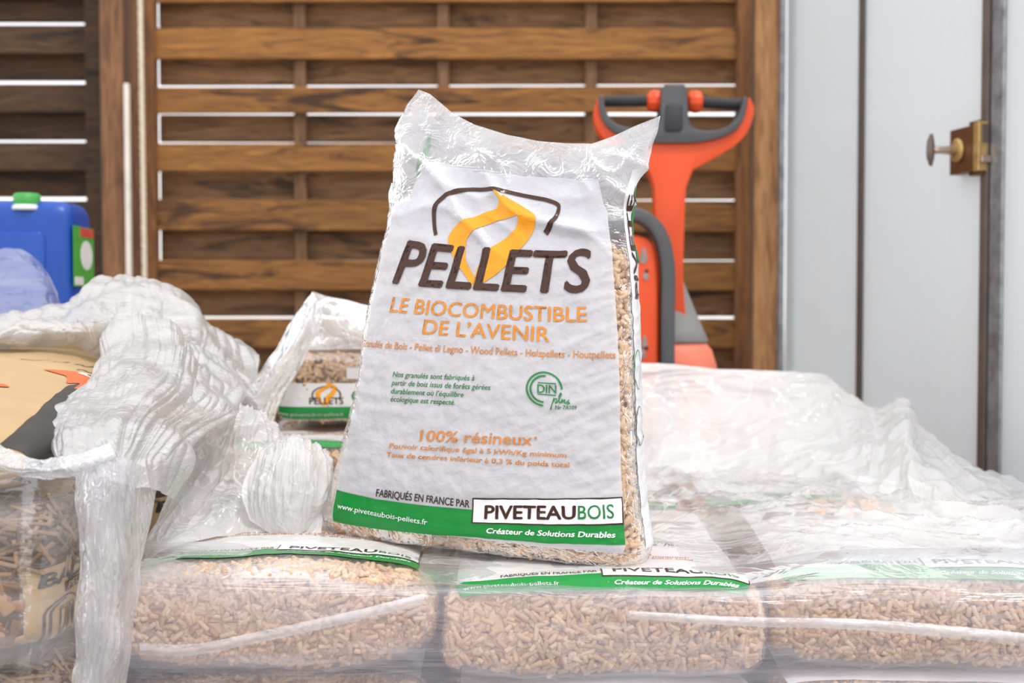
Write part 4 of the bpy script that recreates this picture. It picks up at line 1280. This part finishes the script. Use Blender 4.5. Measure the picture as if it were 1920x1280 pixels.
shape(KA, 'flame_core', [spl([(0.90, 0.66), (0.93, 0.685), (0.99, 0.68), (1.01, 0.66), (0.97, 0.645), (0.92, 0.645)], 4)], M['ink_white'], em, 0.002)
shape(KA, 'flame_core', [spl([(0.925, 0.662), (0.95, 0.676), (0.985, 0.67), (0.99, 0.66), (0.96, 0.652)], 4)], M['ink_black'], em, 0.0024, label='black core of the flame mark')
sm2 = shape(KA, 'flame_mark', [spl([(0.62, 0.43), (0.65, 0.455), (0.70, 0.465), (0.735, 0.48), (0.76, 0.455), (0.73, 0.435), (0.69, 0.42), (0.66, 0.40), (0.65, 0.42)], 4)], M['ink_orange'], ka, 0.0014, label='small orange flame mark')
shape(KA, 'flame_core', [spl([(0.66, 0.438), (0.69, 0.45), (0.73, 0.45), (0.70, 0.432)], 4)], M['ink_white'], sm2, 0.002)
swirl = [(0.655 + (0.010 + 0.004 * t) * math.cos(t * 1.6), 0.33 + (0.010 + 0.004 * t) * 0.8 * math.sin(t * 1.6)) for t in np.linspace(0, 9, 60)]
shape(KA, 'swirl_mark', ribbon(swirl, 0.004), M['ink_black'], ka, 0.001)
for a0, b0, a1, b1 in ((0.70, 0.80, 0.78, 0.82), (0.80, 0.79, 0.84, 0.83), (0.86, 0.81, 0.93, 0.82), (0.88, 0.75, 0.96, 0.76), (0.62, 0.365, 0.72, 0.37)):
    sw = [(a0 + (a1 - a0) * f, b0 + (b1 - b0) * f + 0.008 * math.sin(f * 9)) for f in np.linspace(0, 1, 16)]
    shape(KA, 'scribble_mark', ribbon(sw, 0.006), M['ink_black'], ka, 0.001)
k3, K3 = paper_bag('tan paper bag underneath the one with the folded brown end', -0.88, 2.13, 0.540, 0.42, 0.58, 0.075, 0.08, 0.0, 14.0)
k2, K2 = paper_bag('tan paper bag with folded brown end behind the striped tan bag', -0.90, 2.18, 0.630, 0.40, 0.56, 0.100, 0.10, 0.01, 9.0)

# ------------------------------------------------------------------ film
def crumple(amp, fu, fv, seed=0.0, fine=0.25, warp=0.6):
    def d(U, V, P):
        x, y, z = P[..., 0], P[..., 1], P[..., 2]
        r = fbm(U * fu * 0.35 + seed, V * fv * 0.35, seed, 2) * 0.7 + 0.5 * noise(x * 17, y * 17, z * 17 + seed) + 0.32 * ridged(U * fu + warp * noise(U * 3 + seed, V * 3, seed), V * fv + warp * noise(U * 3, V * 3 + seed, seed + 4), seed, 2)
        return amp * (r - 0.2) + amp * fine * fbm(x * 22 + seed, y * 22, z * 22, 2)
    return d

cover = thing('pallet_cover', (0.112, 2.1, 0.41), 'large clear plastic cover pulled open over the stacked pellet bags', 'plastic film')
# front: hangs over the foot ends of the front bags
prof = [(1.70, 0.4175), (1.62, 0.415), (1.57, 0.398), (1.538, 0.360), (1.530, 0.30), (1.528, 0.23), (1.530, 0.14), (1.534, 0.03)]
xs = [-0.525, -0.518, -0.485, -0.40, -0.2, 0.0, 0.2, 0.4, 0.6, 0.8, 1.0]
yo = [0.30, 0.10, 0.012, 0.0, -0.004, 0.004, -0.004, 0.004, -0.004, 0, 0]
net = [[(x, y + o_, z - (0.02 if k < 2 and i < 4 else 0)) for k, (x, o_) in enumerate(zip(xs, yo))] for i, (y, z) in enumerate(prof)]
def skirt_disp(U, V, P):
    x, z = P[..., 0], P[..., 2]
    sink = -0.024 * smooth(-0.30, -0.05, x) * (1 - smooth(0.26, 0.45, x)) * (1 - smooth(0.22, 0.40, V)) - 0.006 * (1 - smooth(0.22, 0.4, V))
    hang = smooth(0.25, 0.5, V)
    return -sink + hang * (0.006 * fbm(x * 2.5, z * 16, 1.0, 3) + 0.005 * (ridged(x * 1.2 + 3, z * 11 + 0.25 * x * 3, 2.0, 2) - 0.4)) + (1 - hang) * 0.003 * fbm(x * 12, P[..., 1] * 12, 0.3, 3)
fs_, _ = sheet('front_skirt', net, 260, 150, [M['skirt'], M['skirt_top']], cover, skirt_disp, raw=True)
fs_.data.polygons.foreach_set('material_index', [1 if (k // 259) < 44 else 0 for k in range(len(fs_.data.polygons))])
def skirt_fold(pts, wd0, wd1, mat=None):
    """a narrow doubled fold in the hanging film"""
    n_ = len(pts)
    w_ = np.interp(np.arange(n_), [0, n_ - 1], [wd0, wd1])
    net_ = [[(x, y - q / 2, Y) for (x, y, Y), q in zip(pts, w_)], [(x, y, Y - 0.004) for x, y, Y in pts], [(x, y + q / 2, Y) for (x, y, Y), q in zip(pts, w_)]]
    sheet('film_fold', net_, 90, 9, M['fold'], cover, lambda U, V, P: 0.001 * fbm(U * 14, V * 2, 3.0, 2))
yf = 1.522
skirt_fold([(262, 1216, yf), (360, 1218, yf), (480, 1195, yf), (640, 1160, yf), (796, 1122, yf)], 22, 20)
skirt_fold([(1180, 1152, yf), (1400, 1165, yf), (1600, 1170, yf), (1800, 1186, yf), (1960, 1204, yf)], 14, 26)
# top: loosely over the bags
gx, gy = np.linspace(-0.12, 1.02, 12), np.linspace(1.66, 2.80, 10)
def ztop(x, y):
    z = 0.412 - 0.012 * math.exp(-((y - 2.17) / 0.1) ** 2)
    z -= 0.024 * float(smooth(-0.30, -0.05, x) * (1 - smooth(0.26, 0.45, x)) * (1 - smooth(1.74, 1.95, y)))
    return z
net = [[(-0.12 + (x + 0.12) * (1 - 0.42 * float(smooth(2.0, 2.8, y))), y, ztop(x, y)) for x in gx] for y in gy]
def top_disp(U, V, P):
    x, y = P[..., 0], P[..., 1]
    near = smooth(0.02, 0.22, np.hypot((x + 0.03) * 0.55, y - 1.74) - 0.12) 
    f = ridged(x * 3.2 + 0.5 * noise(x * 4, y * 4), y * 4.5 + x * 2.2, 5.0, 4) - 0.25
    return near * (0.034 * f + 0.006 * fbm(x * 24, y * 24, 0, 3)) * smooth(0, 0.06, V)
sheet('top_sheet', net, 220, 220, M['cover'], cover, top_disp, raw=True)
# raised flap towards the door
net = [[(1150, 905, 2.45), (1250, 905, 2.42), (1350, 903, 2.40), (1450, 905, 2.35), (1540, 915, 2.28), (1600, 930, 2.2), (1660, 945, 2.12), (1710, 955, 2.08), (1760, 965, 2.02), (1830, 985, 1.95), (1900, 1010, 1.88), (1990, 1040, 1.8)],
       [(1150, 835, 2.55), (1250, 832, 2.52), (1350, 832, 2.50), (1450, 838, 2.45), (1540, 842, 2.40), (1600, 850, 2.34), (1650, 862, 2.28), (1705, 860, 2.22), (1745, 892, 2.18), (1810, 935, 2.10), (1880, 972, 2.02), (1985, 1000, 1.95)],
       [(1150, 760, 2.60), (1250, 758, 2.60), (1350, 760, 2.58), (1450, 768, 2.55), (1540, 780, 2.52), (1600, 800, 2.47), (1648, 815, 2.42), (1698, 795, 2.36), (1735, 850, 2.32), (1800, 895, 2.24), (1872, 935, 2.14), (1975, 980, 2.08)],
       [(1150, 715, 2.64), (1250, 715, 2.64), (1350, 722, 2.62), (1450, 726, 2.60), (1540, 732, 2.58), (1595, 762, 2.54), (1645, 785, 2.50), (1694, 765, 2.44), (1728, 815, 2.40), (1796, 868, 2.32), (1868, 915, 2.22), (1970, 968, 2.14)],
       [(1150, 676, 2.67), (1250, 684, 2.67), (1350, 692, 2.66), (1450, 697, 2.65), (1540, 702, 2.63), (1592, 738, 2.60), (1643, 767, 2.56), (1693, 742, 2.50), (1722, 792, 2.46), (1792, 850, 2.38), (1868, 900, 2.28), (1968, 958, 2.18)],
       [(1150, 690, 2.74), (1250, 697, 2.74), (1350, 705, 2.73), (1450, 712, 2.72), (1540, 720, 2.70), (1592, 752, 2.67), (1643, 780, 2.63), (1693, 760, 2.57), (1722, 808, 2.53), (1792, 866, 2.45), (1868, 914, 2.35), (1968, 970, 2.25)]]
def flap_disp(U, V, P):
    x, y, z = P[..., 0], P[..., 1], P[..., 2]
    edge = 1 - 0.7 * smooth(0.66, 0.8, V)
    return edge * (0.020 * (ridged(U * 5 - V * 3.0 + 0.5 * noise(U * 4, V * 4), V * 2.2 + U * 2, 8.0, 3) - 0.35) + 0.003 * fbm(x * 30, y * 30, z * 30, 3))
sheet('raised_flap', net, 240, 120, M['cover_flap'], cover, flap_disp)
# torn flap on the other side, rising to a ragged edge
net = [[(226, 1150, 1.60), (285, 1045, 1.66), (395, 1008, 1.735), (505, 1002, 1.75), (602, 1000, 1.76)],
       [(258, 1035, 1.70), (330, 968, 1.76), (420, 948, 1.78), (515, 942, 1.78), (606, 950, 1.80)],
       [(308, 945, 1.81), (370, 896, 1.83), (440, 876, 1.83), (520, 878, 1.85), (605, 890, 1.87)],
       [(348, 852, 1.88), (400, 820, 1.86), (450, 806, 1.86), (500, 815, 1.88), (560, 840, 1.93)],
       [(372, 812, 1.93), (418, 780, 1.93), (455, 760, 1.93), (490, 768, 1.94), (514, 800, 1.97)]]
def torn(U, V, P):
    return 0.012 * (ridged(U * 4 + 0.4 * V, V * 2 - U * 2, 2.2, 3) - 0.4) * smooth(0, 0.2, V) + 0.010 * smooth(0.86, 1.0, V) * noise(U * 28, V * 3, 3.0) + 0.0015 * fbm(P[..., 0] * 50, P[..., 1] * 50, P[..., 2] * 50, 2)
o, P = sheet('torn_flap', net, 150, 150, M['cover_milk'], cover, torn)
# bunched film beside the upright bag
net = [[(468, 975, 1.75), (510, 1000, 1.745), (560, 1000, 1.745), (600, 975, 1.80)],
       [(456, 925, 1.76), (505, 925, 1.735), (568, 920, 1.735), (622, 925, 1.80)],
       [(476, 868, 1.80), (518, 852, 1.76), (570, 850, 1.76), (624, 872, 1.82)],
       [(498, 838, 1.85), (530, 822, 1.83), (566, 818, 1.83), (612, 842, 1.86)],
       [(520, 845, 1.92), (540, 835, 1.92), (570, 832, 1.92), (600, 848, 1.92)]]
def fan(U, V, P):
    return 0.010 * (ridged(U * 9 + 0.6 * noise(U * 3, V * 3), V * 1.2 + 1.7, 4.0, 3) - 0.4) * smooth(0.0, 0.25, V) + 0.0015 * fbm(P[..., 0] * 60, P[..., 1] * 60, P[..., 2] * 60, 2)
sheet('film_bunch', net, 120, 110, M['cover_milk'], cover, fan)

hood = thing('film_hood', (-0.3, 2.4, 0.6), 'milky film hood folded up behind the bag with the small flame logo', 'plastic film')
net = [[(583, 546, 2.36), (592, 556, 2.33), (606, 590, 2.34)],
       [(548, 602, 2.33), (572, 606, 2.29), (594, 628, 2.32)],
       [(510, 665, 2.31), (536, 672, 2.27), (562, 692, 2.31)],
       [(470, 718, 2.29), (502, 728, 2.25), (532, 748, 2.30)],
       [(432, 770, 2.27), (468, 778, 2.23), (508, 800, 2.29)]]
sheet('folded_edge', net, 50, 110, M['cover_milk'], hood, lambda U, V, P: 0.004 * fbm(U * 5, V * 5, 1.0, 3) + 0.004 * (ridged(U * 3, V * 1.2, 6.0, 2) - 0.4))
net = [[(585, 546, 2.40), (640, 560, 2.40), (700, 574, 2.42), (790, 590, 2.45), (900, 600, 2.48)],
       [(583, 590, 2.38), (640, 600, 2.36), (700, 606, 2.37), (790, 615, 2.40), (900, 620, 2.42)],
       [(583, 632, 2.37), (640, 632, 2.345), (700, 634, 2.35), (790, 636, 2.36), (900, 640, 2.38)],
       [(560, 656, 2.36), (620, 655, 2.345), (700, 655, 2.35), (790, 656, 2.36), (900, 660, 2.38)]]
sheet('hood_sheet', net, 90, 60, M['cover_milk'], hood, crumple(0.008, 5, 3, 2.0, 0.2))

# stretch film off the brown paper bags
heap = thing('stretch_film', (-0.62, 1.75, 0.55), 'heap of crumpled milky stretch film pulled off the brown paper bags', 'plastic film')
cx_ = [-60, 30, 100, 150, 195, 240, 290, 340, 385, 430, 482]
R_ = [(2.36, [650, 610, 590, 570, 545, 540, 548, 580, 630, 655, 700]),
      (2.22, [605, 590, 578, 560, 527, 522, 530, 560, 610, 628, 668]),
      (2.10, [622, 606, 596, 585, 565, 565, 575, 605, 645, 672, 715]),
      (2.05, [645, 630, 622, 620, 615, 625, 640, 665, 700, 730, 762]),
      (2.09, [660, 648, 640, 645, 665, 690, 715, 740, 765, 790, 800])]
net = [[(x, y, Y) for x, y in zip(cx_, ys)] for Y, ys in R_]
sheet('rolled_ridge', net, 260, 110, M['stretch'], heap, crumple(0.024, 10, 0.9, 1.0, 0.10))
net = [[(196, 600, 2.10), (250, 590, 2.05), (310, 602, 2.03), (370, 640, 2.03), (436, 690, 2.06)],
       [(190, 660, 1.98), (240, 652, 1.92), (310, 662, 1.90), (385, 690, 1.92), (452, 738, 1.98)],
       [(150, 728, 1.82), (210, 722, 1.76), (290, 722, 1.74), (370, 750, 1.78), (432, 785, 1.86)],
       [(72, 782, 1.66), (150, 782, 1.60), (240, 782, 1.56), (320, 792, 1.60), (378, 815, 1.70)],
       [(62, 815, 1.55), (130, 848, 1.48), (210, 850, 1.45), (280, 852, 1.48), (345, 862, 1.58)],
       [(120, 880, 1.47), (160, 905, 1.43), (215, 905, 1.42), (275, 915, 1.45), (320, 935, 1.55)]]
sheet('draped_sheet', net, 220, 240, M['stretch'], heap, crumple(0.020, 9, 1.3, 3.0, 0.10))
net = [[(138, 860, 1.44), (170, 855, 1.41), (210, 856, 1.41), (250, 866, 1.43), (300, 890, 1.50)],
       [(145, 980, 1.40), (175, 980, 1.385), (210, 980, 1.39), (245, 990, 1.41), (272, 1000, 1.46)],
       [(148, 1100, 1.39), (175, 1100, 1.375), (207, 1100, 1.38), (237, 1110, 1.405), (254, 1110, 1.46)],
       [(140, 1200, 1.385), (165, 1200, 1.37), (200, 1200, 1.375), (227, 1210, 1.395), (240, 1210, 1.45)],
       [(130, 1300, 1.38), (160, 1310, 1.365), (185, 1310, 1.37), (208, 1300, 1.39), (226, 1290, 1.44)],
       [(120, 1420, 1.38), (150, 1420, 1.365), (180, 1420, 1.37), (205, 1410, 1.39), (225, 1400, 1.44)]]
sheet('hanging_tail', net, 100, 260, M['stretch_tail'], heap, crumple(0.012, 7, 1.5, 5.0, 0.1))
net = [[(-60, 800, 1.43), (10, 830, 1.42), (70, 860, 1.41), (130, 858, 1.41), (205, 832, 1.43)],
       [(-60, 850, 1.395), (10, 868, 1.39), (70, 880, 1.385), (130, 876, 1.39), (215, 850, 1.41)],
       [(-60, 885, 1.40), (10, 885, 1.395), (70, 892, 1.39), (130, 888, 1.395), (220, 870, 1.42)]]
sheet('curled_strip', net, 140, 50, M['stretch_tail'], heap, crumple(0.010, 6, 3, 7.0, 0.2))
net = [[(-60, 880, 1.44), (30, 885, 1.42), (90, 885, 1.41), (150, 880, 1.44), (200, 880, 1.60)],
       [(-60, 960, 1.405), (30, 960, 1.40), (85, 960, 1.395), (150, 960, 1.47), (200, 960, 1.64)],
       [(-60, 1080, 1.40), (30, 1080, 1.395), (80, 1080, 1.392), (145, 1080, 1.48), (200, 1080, 1.64)],
       [(-60, 1200, 1.40), (30, 1200, 1.395), (78, 1200, 1.392), (143, 1200, 1.48), (200, 1200, 1.64)],
       [(-60, 1340, 1.40), (30, 1340, 1.395), (78, 1340, 1.392), (143, 1340, 1.48), (200, 1340, 1.64)]]
sheet('wrapped_film', net, 120, 140, M['stretch_clear'], heap, crumple(0.006, 3, 9, 9.0, 0.2))
net = [[(-70, 500, 2.50), (-10, 472, 2.46), (45, 472, 2.44), (82, 495, 2.44), (108, 545, 2.46)],
       [(-70, 545, 2.40), (-10, 520, 2.37), (48, 520, 2.36), (90, 540, 2.37), (118, 580, 2.40)],
       [(-70, 600, 2.30), (-10, 590, 2.28), (48, 585, 2.28), (95, 590, 2.29), (128, 610, 2.32)],
       [(-70, 650, 2.20), (-10, 640, 2.18), (48, 640, 2.18), (95, 640, 2.20), (132, 640, 2.24)]]
sheet('standing_fold', net, 90, 80, M['stretch_clear'], heap, crumple(0.012, 5, 2, 11.0, 0.1))
